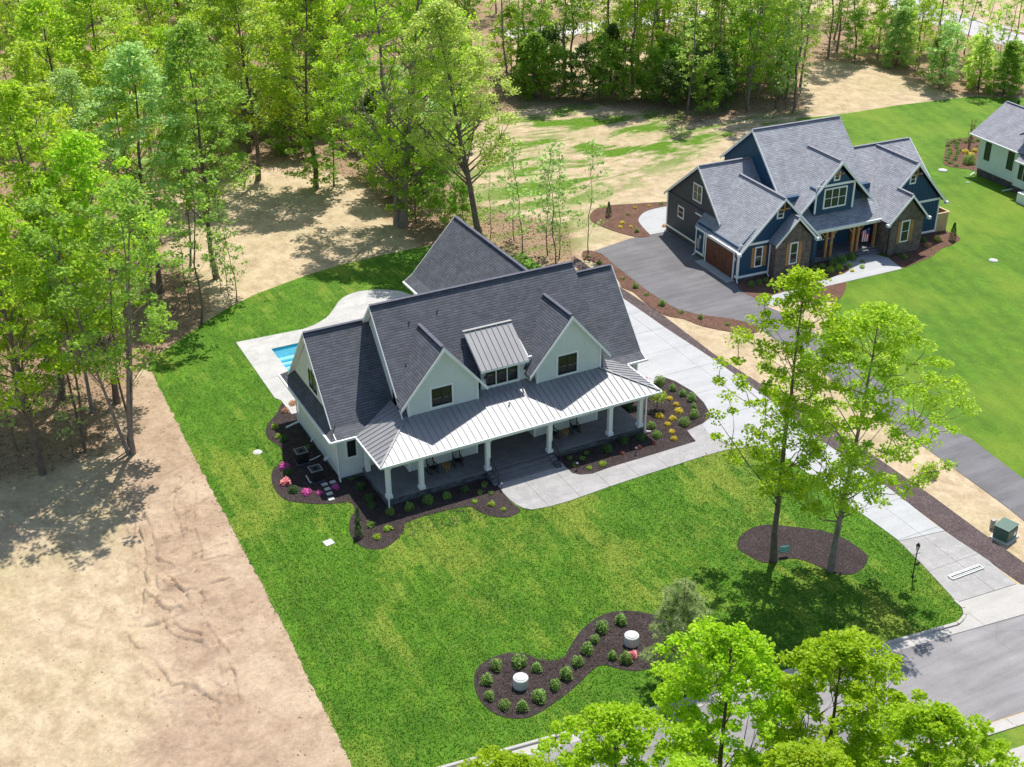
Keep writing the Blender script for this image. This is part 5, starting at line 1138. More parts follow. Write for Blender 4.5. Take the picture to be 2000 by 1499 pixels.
fill([(990, 120), (1300, 110), (1560, 100), (1570, 200), (1300, 190), (1000, 180)], 14, 4.0, ['under0', 'under1', 'under2'], ('the inner belt', 'underwood of the middle belt'), leafs=[m_leafl, m_leaf, m_leaf2], own=Scatter())
fill([(1000, 195), (1150, 195), (1290, 218), (1350, 230), (1440, 222), (1440, 190), (1300, 180), (1050, 160)], 17, 2.6, ['cedar0', 'under2', 'cedar2', 'under0', 'under1'], ('the belt foot', 'evergreens at the foot of the middle belt'), leafs=[m_leafd, m_leaf2, m_leaf2])
farb = [(960, 90), (1250, 45), (1300, 95), (1500, 60), (1720, 110), (1760, 60), (1700, 0), (1500, -80), (900, -60), (930, 40)]
fill(farb, 30, 5.0, ['belt0', 'belt1', 'belt2', 'tall2', 'thin0', 'thin2'], ('the wood past the lane', 'trees of the far wood'), leafs=L4)
east = [(1590, 120), (1700, 112), (1800, 135), (1860, 160), (2000, 170), (2150, 200), (2150, 140), (1950, 120), (1840, 95), (1740, 78), (1620, 75)]
fill(east, 20, 3.4, ['belt0', 'belt2', 'thin0', 'thin1', 'thin2', 'under1'], ('the roadside belt', 'trees by the far road'), leafs=[m_leaf2, m_leafl, m_leaf, m_leafl])
fill([(1600, 125), (1700, 125), (1790, 158), (1860, 185), (2000, 190), (2000, 160), (1800, 125), (1640, 95)], 14, 2.6, ['under0', 'under1', 'cedar0', 'sap0'], ('the roadside belt foot', 'bushes by the far road'), leafs=[m_leaf2, m_leafp, m_leafl])
# single slim trees around the clearing and behind the white house
singles = [((393, 634), 'thin1', 'slim dark trunked tree at the corner of the lawn behind the white patio', 1.0), ((372, 605), 'sap0', 'thin sapling just left of the slim tree at the lawn corner', 1.0), ((463, 590), 'sap1', 'tallest of the thin saplings behind the rear lawn edge', .95), ((447, 580), 'sap2', 'thin sapling left of the tallest one behind the rear lawn edge', .8),
    ((432, 575), 'sap0', 'smallest thin sapling behind the rear lawn edge', .7), ((165, 860), 'thin0', 'slim forked tree standing left of the three trunk clump', 1.15), ((180, 805), 'tall1', 'thick grey trunk behind the slim forked tree by the bare soil', .9), ((68, 870), 'tall2', 'leaning grey trunk at the left edge by the bare soil', .9), ((144, 895), 'sap1', 'thin sapling in front of the slim forked tree by the bare soil', 1.0), ((35, 880), 'sap0', 'thin sapling at the left edge by the bare soil', 1.0), ((52, 800), 'tall0', 'tall trunk behind the leaning one at the left edge', .9), ((300, 480), 'tall2', 'tall trunk left of the straw clearing, rear one of a close pair', 1.0), ((294, 560), 'tall3', 'tall trunk left of the straw clearing, front one of a close pair', .95), ((372, 520), 'thin2', 'thin curved tree at the left side of the straw clearing', 1.1), ((365, 420), 'tall0', 'tall tree at the far left corner of the straw clearing', 1.0),
    ((652, 365), 'thin0', 'slim straight tree at the back edge of the straw clearing', 1.0), ((620, 372), 'under1', 'bushy low tree beside the slim straight one at the back of the clearing', .9), ((1149, 500), 'sap2', 'tall thin sapling between the leaning tree and the red mulch bed', 1.05), ((1085, 518), 'sap1', 'bunch of thin stems behind the ridge of the white house', 1.2), ((1070, 500), 'sap0', 'thin stem left of the bunch behind the ridge of the white house', 1.1), ((1092, 505), 'sap2', 'thin stem right of the bunch behind the ridge of the white house', 1.0), ((1020, 495), 'sap1', 'thin leafy sapling behind the rear wing, right of the leaning trunk', 1.1), ((1004, 470), 'sap0', 'thin sapling close to the right of the leaning trunk', .9), ((958, 465), 'sap2', 'thin sapling close behind the leaning trunk', .8),
    ((870, 440), 'under2', 'loose bushy tree between the twin trunk tree and the leaning tree', .8), ((905, 450), 'under0', 'low bushy tree at the foot of the leaning tree', .7), ((1515, 212), 'sap1', 'group of thin stems at the right end of the middle belt', 1.3), ((1548, 222), 'sap2', 'rightmost thin stems of the middle belt, against the straw slope', 1.3), ((1535, 218), 'sap0', 'thin stems left of the rightmost ones of the middle belt', 1.2), ((1460, 218), 'thin2', 'slim tall trunk near the right end of the middle belt', 1.1),
    ((1236, 182), 'tall1', 'straight pale trunk standing out in the middle belt', 1.25), ((1292, 170), 'tall2', 'second straight pale trunk of the middle belt, right of the first', 1.3), ((1396, 160), 'tall3', 'third straight pale trunk of the middle belt', 1.3), ((1030, 150), 'sap0', 'thin tree with bare lower stem before the pale lane', 1.3), ((1610, 690), 'sap0', 'thin sapling with drooping leaves beside the neighbour driveway behind the front island trees', .35)]
for (a, b), k, lb, s in singles: x, y = G(a, b); plant(k, x, y, lb, s=s, name='sapling' if k.startswith('sap') else 'tree', cat='sapling' if k.startswith('sap') else 'tree')
# ================================================================== SHRUBS AND FLOWERS
def make_shrub(seed, r, h, n, size, mat, up=.5, shape='dome', flowers=None, stems=10):
    R = np.random.default_rng(seed); d = R.normal(size=(n, 3)); d /= np.linalg.norm(d, axis=1)[:, None]; d[:, 2] = np.abs(d[:, 2])
    rad = (.45 + .6 * R.random(n) ** .5) * (1 + .15 * np.sin(3 * np.arctan2(d[:, 1], d[:, 0]) + seed))
    if shape == 'dome': c = d * rad[:, None] * np.array([r, r, h])
    elif shape == 'cone': z = R.random(n) ** .8; rr = r * (1 - z) ** .7 * (.5 + .5 * R.random(n) ** .4) + .03; a = R.random(n) * 6.283; c = np.stack([rr * np.cos(a), rr * np.sin(a), z * h], 1)
    else: z = R.random(n); rr = r * (.3 + .7 * z) * (.5 + .5 * R.random(n)); a = R.random(n) * 6.283; c = np.stack([rr * np.cos(a), rr * np.sin(a), z * h], 1)
    nrm = R.normal(size=(n, 3)) + d * .9 + [0, 0, up]; nrm /= np.linalg.norm(nrm, axis=1)[:, None]
    t = np.cross(nrm, R.normal(size=(n, 3))); t /= np.linalg.norm(t, axis=1)[:, None]; b = np.cross(nrm, t); s = (size * (.6 + .8 * R.random(n)))[:, None]
    q = np.stack([c - t * s * .6, c - b * s * .35, c + t * s * .6, c + b * s * .35], 1).reshape(-1, 3)
    V, F, off = [], [], 0
    for k in range(stems):
        e = c[R.integers(n)]; v, f = tube_np([(0, 0, -.02), e * .5 + [0, 0, .04], e], [.015, .01, .005], 3); V.append(v); F.append(f + off); off += len(v)
    return mesh_np('foliage', q, np.arange(n * 4).reshape(n, 4), mat), mesh_np('stem', np.vstack(V), np.vstack(F), m_bark)
SH = {k: make_shrub(*a) for k, a in {
    'green': (1, .48, .75, 420, .12, m_shrub), 'green2': (2, .42, .8, 380, .12, m_shrub), 'dark': (3, .5, .6, 420, .12, m_shrubd), 'ball': (4, .5, .75, 900, .09, m_shrub, .3), 'yellow': (5, .42, .42, 300, .13, m_shruby),
    'pale': (6, .36, .34, 160, .13, m_shrubl), 'pink': (7, .5, .55, 380, .12, m_pink), 'rose': (8, .28, .35, 120, .13, m_rose), 'peach': (9, .45, .45, 220, .13, m_peach), 'red': (10, .42, .38, 240, .11, m_redl),
    'cone': (11, .42, 1.9, 900, .10, m_shrubd, .2, 'cone'), 'lime': (12, .55, .7, 420, .12, m_shrubl), 'tiny': (13, .3, .3, 140, .11, m_shrub), 'bare': (14, .5, 2.4, 160, .10, m_redl, .2, 'vase', None, 40), 'weep': (15, .75, .55, 700, .13, m_shrubl)}.items()}
def shrub(kind, p, label, cat='shrub', name='shrub', group=None, s=1.0, z=.045, lift=0):
    x, y = G(*p)
    fo, st = SH[kind]; sc = s * random.uniform(.64, .98) * (.8 if kind in ('yellow', 'red') else 1)
    t = thing(name, label, cat, (x, y, z + lift), random.random() * 6.28, group); t.scale = (sc, sc, sc * random.uniform(.92, 1.1))
    for nm, me in (('foliage', fo), ('stem', st)): o = bpy.data.objects.new(nm, me); COL.objects.link(o); o.parent = t
    return t
def Zp(x0, y0, s): return lambda a, b: (x0 + a * s, y0 + b * s)
q = Zp(900, 1150, .25)
pl = [((278, 625), 'first to the upper left of'), ((205, 735), 'left of'), ((225, 860), 'lower left of'), ((342, 930), 'below and left of'), ((480, 945), 'right below'), ((615, 870), 'lower right of'), ((455, 600), 'right above'), ((592, 640), 'upper right of')]
for (a, b), w_ in pl: shrub('green', q(a, b), f'small round green shrub {w_} the left concrete cover', group='shrubs of the cover bed', s=.92)
for (a, b), w_ in [((735, 780), 'first from the left in the neck of'), ((825, 695), 'second from the left in the neck of'), ((912, 595), 'third from the left in the neck of'), ((988, 500), 'fourth from the left in the neck of'), ((1048, 415), 'fifth from the left climbing'), ((1102, 330), 'sixth from the left climbing'), ((1250, 270), 'at the top edge of'), ((1185, 545), 'at the lower edge of'), ((1290, 570), 'beside the pink flower in')]:
    shrub('green2', q(a, b), f'upright green shrub {w_} the bed with two covers', group='shrubs of the cover bed', s=.9)
shrub('rose', q(1345, 535), 'small pink flowering plant beside the right concrete cover', 'flower', 'flowering_plant', s=1.1)
def disc(name, label, cat, p, r, h, mat, z=0.0, n=32):
    x, y = G(*p); t = thing(name, label, cat, (x, y, z)); m = MB(); m.lathe([(r, -.05), (r, h - .03), (r - .03, h)], n=n); m.build('ring', mat, t); m = MB(); m.lathe([(r - .1, h), (r - .12, h + .035)], n=n); m.build('lid', mat, t); return t
m_cover = concrete_mat('cover_concrete', (.52, .52, .50), False, .08)
disc('concrete_cover', 'round white concrete well cover in the left lobe of the mulch bed', 'cover', (1017, 1341), .42, .62, m_cover, .03); disc('concrete_cover', 'round white concrete well cover half hidden by the pine', 'cover', (1233, 1258), .42, .62, m_cover, .03)
disc('manhole_cover', 'round pale lid flush in the lawn left of the white house', 'lid', (503, 884), .34, .05, m_cover); disc('manhole_cover', 'round white lid in the grass between the blue and white houses', 'lid', (1841, 334), .5, .12, m_cover); disc('manhole_cover', 'round white lid alone in the big lawn at the right', 'lid', (1940, 510), .42, .10, m_cover); disc('manhole_cover', 'smallest white cap in the grass before the far white house', 'lid', (1890, 358), .18, .12, m_cover)
x, y = G(642, 1061); t = thing('utility_cover', 'square pale stone cover in the lawn in front of the left bed', 'cover', (x, y, 0), .15); m = MB(); m.box(-.3, .3, -.3, .3, 0, .06); m.build('slab', m_cover, t)
# right front bed
q = Zp(860, 500, .28)
for i, (a, b) in enumerate([(1600, 1005), (1645, 1045), (1665, 1092), (1530, 1128), (1620, 1145), (1585, 1185), (1615, 1235), (1630, 1285)]):
    shrub('yellow', q(a, b), 'low bright yellow shrub in the mulch bed right of the porch', group='yellow shrubs right of the porch', s=1.0)
for (a, b), lb in [((1530, 895), 'round green shrub at the back corner of the bed right of the porch'), ((1620, 940), 'second green shrub from the back along the drive edge of the right bed'), ((1690, 975), 'third green shrub from the back along the drive edge of the right bed'), ((1750, 1010), 'fourth green shrub along the drive edge of the right bed'), ((1768, 1068), 'fifth green shrub along the drive edge of the right bed'), ((1768, 1125), 'sixth green shrub along the drive edge, nearest the walk'), ((1700, 1180), 'largest green shrub among the yellow ones right of the porch'), ((1470, 1200), 'round green shrub right of the porch corner, upper of two'), ((1510, 1265), 'round green shrub right of the porch corner, lower of two')]:
    shrub('ball' if 'round' in lb or 'largest' in lb else 'green2', q(a, b), lb, s=.85)
t = shrub('weep', q(1510, 1075), 'small weeping lime green tree on a thin stem in the bed right of the porch', 'tree', 'weeping_tree', s=1.0, lift=1.0); m = MB(); m.tube([(0, 0, -1.1), (0, 0, .1)], .03, 6); m.build('trunk', m_bark, t)
for (a, b), k, lb in [((1280, 1305), 'dark', 'dark shrub in shade before the right end of the porch'), ((1165, 1365), 'dark', 'dark shrub in shade between the steps and the right end'), ((1400, 1285), 'dark', 'dark shrub in shade at the right porch corner'), ((1490, 1315), 'red', 'small red brown shrub at the edge of shade right of the porch'), ((1385, 1345), 'red', 'red leaved shrub in shade before the porch, middle one'), ((1270, 1385), 'red', 'red leaved shrub in shade before the porch, left one'), ((1130, 1462), 'pale', 'small pale green plant by the walk right of the lamp'), ((1040, 1488), 'pale', 'small pale green plant by the walk next to the path lamp'), ((905, 1418), 'tiny', 'little green plant beside the porch steps'), ((990, 1422), 'tiny', 'second little green plant right of the porch steps'), ((1020, 1382), 'tiny', 'little green plant nearest the porch wall'), ((940, 1468), 'tiny', 'little green plant at the curved bed tip by the steps')]:
    shrub(k, q(a, b), lb, s=.8)
shrub('dark', (1228, 800), 'dark shrub behind the right porch columns', s=.9); shrub('rose', (1262, 742), 'little reddish shrub at the rear corner of the right bed', s=.9)
# left beds
q = Zp(480, 740, .28)
for (a, b), k, lb, s in [((205, 345), 'lime', 'lime green shrub at the left edge of the side bed, rear one', .75), ((228, 412), 'lime', 'lime green shrub at the left edge of the side bed, nearer one', .6), ((268, 435), 'dark', 'dark shrub next to the lime green ones in the side bed', .7), ((280, 232), 'peach', 'peach coloured shrub at the side wall, nearer one', .75), ((330, 182), 'peach', 'peach coloured shrub at the side wall, rear one', .75),
    ((270, 625), 'pink', 'pink azalea left of the air conditioners, farthest left', .8), ((285, 735), 'rose', 'pale pink azalea below the farthest left one', 1.5), ((300, 665), 'dark', 'dark shrub between the two azaleas at the left', .8), ((335, 790), 'dark', 'dark shrub left of the bright pink azalea', .8), ((425, 805), 'pink', 'bright magenta azalea, largest of the three by the stepping stones', .85), ((515, 805), 'pink', 'magenta azalea just left of the stepping stones', .65), ((628, 768), 'pink', 'magenta azalea just right of the stepping stones at the house corner', .6),
    ((800, 765), 'dark', 'dark shrub beside the left porch wall, rear one', .85), ((860, 850), 'dark', 'dark shrub beside the left porch wall, middle one', .8), ((882, 900), 'dark', 'dark shrub beside the left porch wall, front one', .8), ((1010, 945), 'ball', 'dark round shrub before the left porch corner', .8), ((1140, 912), 'ball', 'second dark round shrub along the porch front from the left', .8), ((1275, 865), 'ball', 'third dark round shrub along the porch front from the left', .75), ((1400, 832), 'ball', 'fourth dark round shrub along the porch front from the left', .75), ((1530, 785), 'dark', 'low dark shrub along the porch front left of the steps', .7),
    ((915, 1115), 'pale', 'pale variegated shrub nearest the tip of the round bed lobe', 1.1), ((990, 1055), 'pale', 'pale variegated shrub at the right of the round bed lobe', 1.0), ((872, 1030), 'tiny', 'small green shrub behind the pale ones in the round bed lobe', 1.1), ((1715, 885), 'pale', 'pale grass tuft left of the walk, upper of two in sun', .75), ((1797, 918), 'pale', 'pale grass tuft left of the walk, lower of two in sun', .7), ((1665, 748), 'tiny', 'small plant left of the steps nearest the porch', .9), ((1635, 802), 'tiny', 'small plant left of the steps in shade, left one', .9), ((1712, 808), 'tiny', 'small plant left of the steps in shade, right one', .9), ((1597, 865), 'pale', 'small plant at the shade edge left of the walk', .7)]:
    shrub(k, q(a, b), lb, 'azalea' if 'azalea' in lb else 'shrub', 'azalea' if 'azalea' in lb else 'shrub', s=s)
shrub('cone', q(785, 985), 'slim upright evergreen at the neck of the round bed lobe, rear one', 'evergreen', 'evergreen_shrub', s=.65); shrub('cone', q(790, 1105), 'slim upright evergreen in the round bed lobe, front one', 'evergreen', 'evergreen_shrub', s=.95)
shrub('tiny', (601, 876), 'small yellow green plant between the air conditioners', s=.9)
# condensers, conduits and stepping stones
for (a, b), lb in (((590, 903), 'dark air conditioning unit by the side wall, rear one'), ((618, 938), 'dark air conditioning unit by the side wall, nearer one')):
    x, y = G(a, b); t = thing('air_conditioner', lb, 'air conditioner', (x, y, .05)); r = .41
    m = MB(); m.box(-r - .06, r + .06, -r - .06, r + .06, -.04, .04); m.build('pad', m_cap, t)
    m = MB(); m.box(-r, r, -r, r, .04, .88); m.build('body', m_black, t, bevel=.06)
    for k in range(9):
        for sx in (-1, 1): g = MB(); g.box(sx * r, sx * (r + .012), -r + .06, r - .06, .12 + k * .08, .15 + k * .08); g.build('louvre', m_black, t)
        g = MB(); g.box(-r + .06, r - .06, -r - .012, -r, .12 + k * .08, .15 + k * .08); g.build('louvre', m_black, t)
    m = MB(); m.box(-r - .01, r + .01, -r - .01, -r + .05, .88, .92); m.box(-r - .01, r + .01, r - .05, r + .01, .88, .92); m.box(-r - .01, -r + .05, -r + .05, r - .05, .88, .92); m.box(r - .05, r + .01, -r + .05, r - .05, .88, .92); m.build('top_rim', m_capB, t)
    m = MB(); [m.lathe([(rr, .885), (rr + .012, .885), (rr + .012, .9), (rr, .9)], n=18) for rr in (.08, .15, .22)]; m.lathe([(.06, .86), (.06, .92), (.02, .93)], n=12); m.build('fan_grille', m_black, t)
for pts, lb in (([(578, 893), (588, 907), (612, 900), (626, 893)], 'white plastic conduit on the mulch around the rear air conditioner'), ([(598, 932), (606, 946), (620, 941)], 'white plastic conduit on the mulch at the nearer air conditioner')):
    P = [(*G(*p), .12) for p in pts]; m = MB(); m.tube(P, .035, 6); tag(m.build('conduit', m_trim), lb, 'pipe')
q = Zp(480, 740, .28)
for k, (a, b) in enumerate([(550, 743), (607, 727), (570, 775), (585, 808), (597, 845)]):
    x, y = G(*q(a, b)); m = MB(); m.box(-.2, .2, -.16, .16, 0, .05); o = m.build('stepping_stone', m_cover); o.location = (x, y, .045); o.rotation_euler.z = .05
    tag(o, 'square pale stepping stone in the mulch between the azaleas', 'stepping stone', 'stepping stones by the house corner')
# path lamps
for (a, b), lb in (((1127, 918), 'small path lamp at the curved corner of the walk by the steps'), ((1242, 888), 'path lamp halfway along the front walk'), ((980, 958), 'small path lamp left of the walk below the steps')):
    x, y = G(a, b); t = thing('path_lamp', lb, 'lamp', (x, y, .04)); m = MB(); m.tube([(0, 0, 0), (0, 0, .5)], .02, 6); m.build('stake', m_black, t); m = MB(); m.lathe([(.03, .48), (.10, .50), (.02, .58)], n=10); m.build('shade', m_steel, t)
# street side things
x, y = G(1782, 1128); t = thing('lamp_post', 'black lantern post with small oval sign at the street end of the drive', 'lamp post', (x, y, 0))
m = MB(); m.lathe([(.09, 0), (.09, .1), (.04, .15), (.035, 2.0), (.05, 2.02), (.05, 2.06)], n=10); m.build('post', m_black, t)
m = MB(); m.bar((-.25, 0, 1.75), (.25, 0, 1.75), .03); m.build('ladder_bar', m_black, t)
m = MB(); m.lathe([(.07, 2.06), (.13, 2.35)], n=4); m.build('lantern_pane', m_lamp, t); m = MB(); m.lathe([(.17, 2.36), (.02, 2.55), (.02, 2.62)], n=4); m.build('lantern_cap', m_black, t)
for k in range(4): a = k * PI / 2; m = MB(); m.bar((.075 * math.cos(a), .075 * math.sin(a), 2.05), (.135 * math.cos(a), .135 * math.sin(a), 2.36), .02); m.build('lantern_rib', m_black, t)
m = MB(); m.bar((0, 0, 1.15), (.3, .0, 1.15), .02); m.build('sign_bracket', m_black, t)
m = MB(); m.prism([(.2 + .2 * math.cos(a), -.03, .95 + .13 * math.sin(a)) for a in np.linspace(0, 2 * PI, 16, endpoint=False)], (0, .02, 0)); m.build('house_number_plate', m_black, t)
x, y = G(1530, 1087); t = thing('yard_sign', 'teal and white striped yard sign in the front mulch island', 'sign', (x, y, .045), -.3)
m = MB(); m.box(-.30, .30, -.012, .012, .25, .72); m.build('panel', m_teal, t)
for k in range(3): m = MB(); m.box(-.27, .27, -.016, -.0125, .33 + k * .14, .36 + k * .14); m.build('white_stripe', m_white, t)
m = MB(); m.box(-.1, .1, -.016, -.0125, .63, .68); m.build('white_stripe', m_white, t)
m = MB(); m.tube([(-.2, 0, -.1), (-.2, 0, .25)], .008, 5); m.tube([(.2, 0, -.1), (.2, 0, .25)], .008, 5); m.build('wire_stake', m_steel, t)
x, y = G(1961, 1050); t = thing('transformer', 'green metal utility box on a concrete pad in the bare strip by the street', 'utility box', (x, y, 0), .25)
m = MB(); m.box(-.72, .72, -.62, .62, 0, .1); m.build('pad', m_cover, t); m = MB(); m.prism([(-.6, -.5, .1), (-.6, .5, .1), (-.6, .5, .95), (-.6, -.42, .88), (-.6, -.5, .78)], (1.2, 0, 0)); m.build('cabinet', m_green_box, t, bevel=.02)
m = MB(); m.box(-.64, .64, -.5, .54, .95, .99); m.build('lid', m_green_box, t); m = MB(); m.box(.12, .42, -.515, -.50, .3, .55); m.build('label_plate', m_white, t)
x, y = G(1937, 1032); t = thing('utility_post', 'small cream cable pedestal behind the green utility box', 'utility box', (x, y, 0)); m = MB(); m.box(-.12, .12, -.12, .12, 0, .62); m.build('body', m_kerb, t, bevel=.03); m = MB(); m.box(-.14, .14, -.14, .14, .58, .66); m.build('cap', m_kerb, t)
# neighbour beds
q = Zp(1100, 200, .23)
for (a, b), k, lb, s in [((385, 968), 'cone', 'dark conical evergreen in the bed behind the blue house garage', 1.1), ((610, 905), 'yellow', 'yellow shrub at the rear of the bed behind the blue garage', .9), ((730, 888), 'yellow', 'small yellow green shrub near the rear patio curve', .7), ((500, 1035), 'yellow', 'yellow shrub, upper of a close pair in the rear bed', .85), ((485, 1070), 'yellow', 'yellow shrub, lower of a close pair in the rear bed', .85), ((575, 1065), 'yellow', 'yellow shrub right of the close pair in the rear bed', .85), ((550, 960), 'tiny', 'pale tuft in the middle of the rear bed', .9), ((625, 1105), 'green', 'green shrub near the patio corner in the rear bed', .6), ((835, 870), 'tiny', 'tiny upright plant by the blue wall', 1.0), ((860, 1060), 'peach', 'brown shrub at the corner of the rear patio', .7)]:
    shrub(k, q(a, b), lb, s=s)
for i, p in enumerate([(1149, 503), (1171, 516), (1217, 546), (1241, 563), (1263, 578), (1293, 597), (1330, 612), (1368, 623), (1421, 636)]):
    shrub('green2' if i % 2 else 'tiny', p, 'small shrub in the red mulch strip beside the asphalt drive', group='shrubs beside the asphalt drive', s=.75 if i % 2 else 1.0)
q = Zp(1480, 200, .23)
for (a, b), k, lb, s in [((-60, 1560), 'ball', 'clipped green ball at the blue garage corner, left one', .8), ((10, 1545), 'ball', 'clipped green ball at the blue garage corner, middle one', .8), ((70, 1525), 'ball', 'clipped green ball at the blue garage corner, right one', .75), ((480, 1440), 'ball', 'clipped ball before the blue porch, first from left', .95), ((545, 1415), 'ball', 'clipped ball before the blue porch, second from left', .85), ((635, 1385), 'ball', 'clipped ball before the blue porch, third from left', 1.0), ((715, 1365), 'ball', 'clipped ball before the blue porch, fourth from left', 1.0), ((795, 1340), 'ball', 'clipped ball before the blue porch, nearest the steps', 1.0),
    ((615, 1440), 'lime', 'bright hosta before the blue porch, left one', .75), ((690, 1420), 'lime', 'bright hosta before the blue porch, middle one', .85), ((775, 1400), 'lime', 'bright hosta before the blue porch, right one', .8), ((700, 1460), 'yellow', 'orange yellow shrub at the walk edge, left one', .75), ((800, 1440), 'yellow', 'orange yellow shrub at the walk edge, right one', .75), ((885, 1410), 'lime', 'yellow green shrub in the bed tip by the blue house walk', .6), ((890, 1360), 'tiny', 'little dark plant by the blue house steps', 1.0), ((240, 1440), 'red', 'dark red shrub at the left brick bay', 1.1), ((435, 1470), 'tiny', 'small light plant right of the left brick bay', 1.0),
    ((1525, 1180), 'lime', 'round yellow green shrub at the right corner of the blue house', .85), ((1445, 1225), 'peach', 'peach flowering small tree at the right corner of the blue house', 1.1), ((1410, 1185), 'ball', 'green shrub at the right side wall of the blue house', .8), ((1245, 1330), 'ball', 'little standard tree before the right brick bay', .8), ((1180, 1305), 'dark', 'dark shrub at the foot of the right brick bay', .7), ((1650, 1175), 'cone', 'narrow dark evergreen alone at the right end of the blue house bed', 1.25)]:
    shrub(k, q(a, b), lb, s=s)
shrub('lime', (1597, 560), 'little lime standard tree at the blue house walk', 'tree', 'small_tree', s=.8, lift=.7)
q = Zp(1820, 180, .09)
for a, b in [(470, 1090), (390, 1125), (350, 1180), (385, 1275), (390, 1345), (350, 1385), (335, 1440), (320, 1500), (545, 1130), (530, 1180), (540, 1235), (590, 1290), (560, 1330), (545, 1370), (520, 1425), (500, 1480), (610, 1060), (720, 1110), (820, 1065), (890, 1110), (990, 1075), (970, 1190), (400, 1560), (530, 1620)]:
    shrub('tiny', q(a, b), 'little green shrub in rows in the red bed beside the far white house', group='rows of little shrubs in the far bed', s=1.15)
for (a, b), k, lb, s in [((730, 1330), 'yellow', 'yellow shrub in the far bed, left of the yellow group', 1.3), ((930, 1300), 'yellow', 'yellow shrub in the far bed, against the white wall', 1.3), ((850, 1400), 'yellow', 'yellow shrub in the far bed, just behind the clipped ball', 1.2), ((790, 1560), 'ball', 'clipped dark green ball in the far bed', 1.5), ((800, 1240), 'bare', 'bare leafless small tree in the far bed', 1.0), ((850, 1000), 'bare', 'bare leafless tree at the rear of the far bed', 1.4)]:
    shrub(k, q(a, b), lb, s=s)
shrub('cone', (1984, 226), 'dark conical evergreen behind the roof of the far white house', 'evergreen', 'evergreen_shrub', s=1.5)
shrub('green', (1632, 755), 'spiky green plant in the bare strip behind the front trees', s=1.2); shrub('lime', (1815, 928), 'loose low green bush in the bare strip near the street', s=1.3)
# ================================================================== bare soil with machine ruts (real relief), leaf litter and twigs
def soil_patch():
    x0, x1, y0, y1, st = -27.0, -9.9, -19.0, 15.0, .13
    gx = np.arange(x0, x1, st); gy = np.arange(y0, y1, st); X, Y = np.meshgrid(gx, gy); Z = np.zeros_like(X); D = np.zeros_like(X)
    strokes = [[(350, 935), (335, 985), (352, 1040), (350, 1075), (325, 1090)], [(378, 960), (375, 1030), (390, 1080), (375, 1120), (345, 1130)], [(270, 1030), (285, 1085), (330, 1105)], [(300, 945), (355, 915), (380, 900)], [(385, 1085), (440, 1065)], [(390, 1100), (445, 1088)], [(395, 1150), (450, 1135)], [(350, 1165), (385, 1155), (400, 1190)], [(330, 1130), (360, 1170)], [(420, 1250), (470, 1235)], [(440, 905), (395, 925), (350, 960)], [(310, 1180), (330, 1240), (390, 1260)], [(325, 1190), (345, 1230), (400, 1245)], [(330, 1200), (350, 1190)], [(430, 960), (360, 1010)], [(300, 1110), (340, 1140)], [(180, 960), (250, 1010), (280, 1100), (270, 1200)], [(205, 950), (270, 1000), (300, 1090), (295, 1190)], [(400, 1330), (425, 1345)], [(230, 1275), (280, 1270)]]
    R = np.random.default_rng(3)
    for _ in range(34):
        cx_, cy_ = R.uniform(250, 520), R.uniform(920, 1400)
        if cx_ > 330 + (cy_ - 900) * .42: continue
        a_ = R.choice([-.25, -.4, 1.1, .9]) + R.normal() * .15; l_ = R.uniform(10, 32); strokes.append([(cx_ - l_ * math.cos(a_), cy_ - l_ * math.sin(a_)), (cx_, cy_ + R.normal() * 3), (cx_ + l_ * math.cos(a_), cy_ + l_ * math.sin(a_))])
    for s_ in strokes:
        P = spline(GP(s_), 8, False); d = np.full(X.shape, 1e9)
        for a, b in zip(P[:-1], P[1:]):
            dx, dy = b[0] - a[0], b[1] - a[1]; L = dx * dx + dy * dy + 1e-9; t = np.clip(((X - a[0]) * dx + (Y - a[1]) * dy) / L, 0, 1); d = np.minimum(d, np.hypot(X - a[0] - t * dx, Y - a[1] - t * dy))
        w = R.uniform(.09, .2); Z += -.10 * np.exp(-(d / w) ** 2) + .15 * np.exp(-((d - w * 2.0) / (w * .6)) ** 2) * (.5 + .5 * np.sin(X * 3.1 + Y * 2.3)); D = np.maximum(D, np.exp(-(d / (w * 1.1)) ** 2) * (.45 + .4 * np.sin(X * 1.7 - Y * 1.1)))
    for sc_, am in ((1.7, .02), (.55, .013), (.28, .008)):
        for _ in range(10): a = R.random() * 6.28; k = 6.28 / sc_ * R.uniform(.6, 1.5); Z += am * .35 * np.sin(k * (X * math.cos(a) + Y * math.sin(a)) + R.random() * 6.28 + 1.3 * np.sin(.9 * X + R.random() * 6) + 1.1 * np.sin(.8 * Y))
    Z += R.normal(size=Z.shape) * .006
    edge = np.minimum(np.minimum(X - x0, x1 - X), np.minimum(Y - y0, y1 - Y)); f = np.clip(edge / 1.2, 0, 1); er = np.clip((x1 - X) / .5, 0, 1)
    f = np.minimum(np.clip(np.minimum(np.minimum(X - x0, Y - y0), y1 - Y) / 1.5, 0, 1), er)
    Z = (Z + .035) * f - .02 * (1 - f) - .005
    lit = smooth01(sdist(X, Y, litter_zone), 3.0); dirt = smooth01(sdist(X, Y, dirt_zone), 5.0)
    ny, nx = X.shape; idx = np.arange(nx * ny).reshape(ny, nx); F = np.stack([idx[:-1, :-1].ravel(), idx[:-1, 1:].ravel(), idx[1:, 1:].ravel(), idx[1:, :-1].ravel()], 1)
    me = mesh_np('bare_soil', np.stack([X.ravel(), Y.ravel(), Z.ravel()], 1), F, m_ground, {'litter': lit.ravel(), 'dirt': dirt.ravel(), 'green': np.zeros(X.size), 'dark_soil': np.clip(D, 0, 1).ravel()})
    o = bpy.data.objects.new('bare_soil', me); COL.objects.link(o); tag(o, kind='structure')
soil_patch()
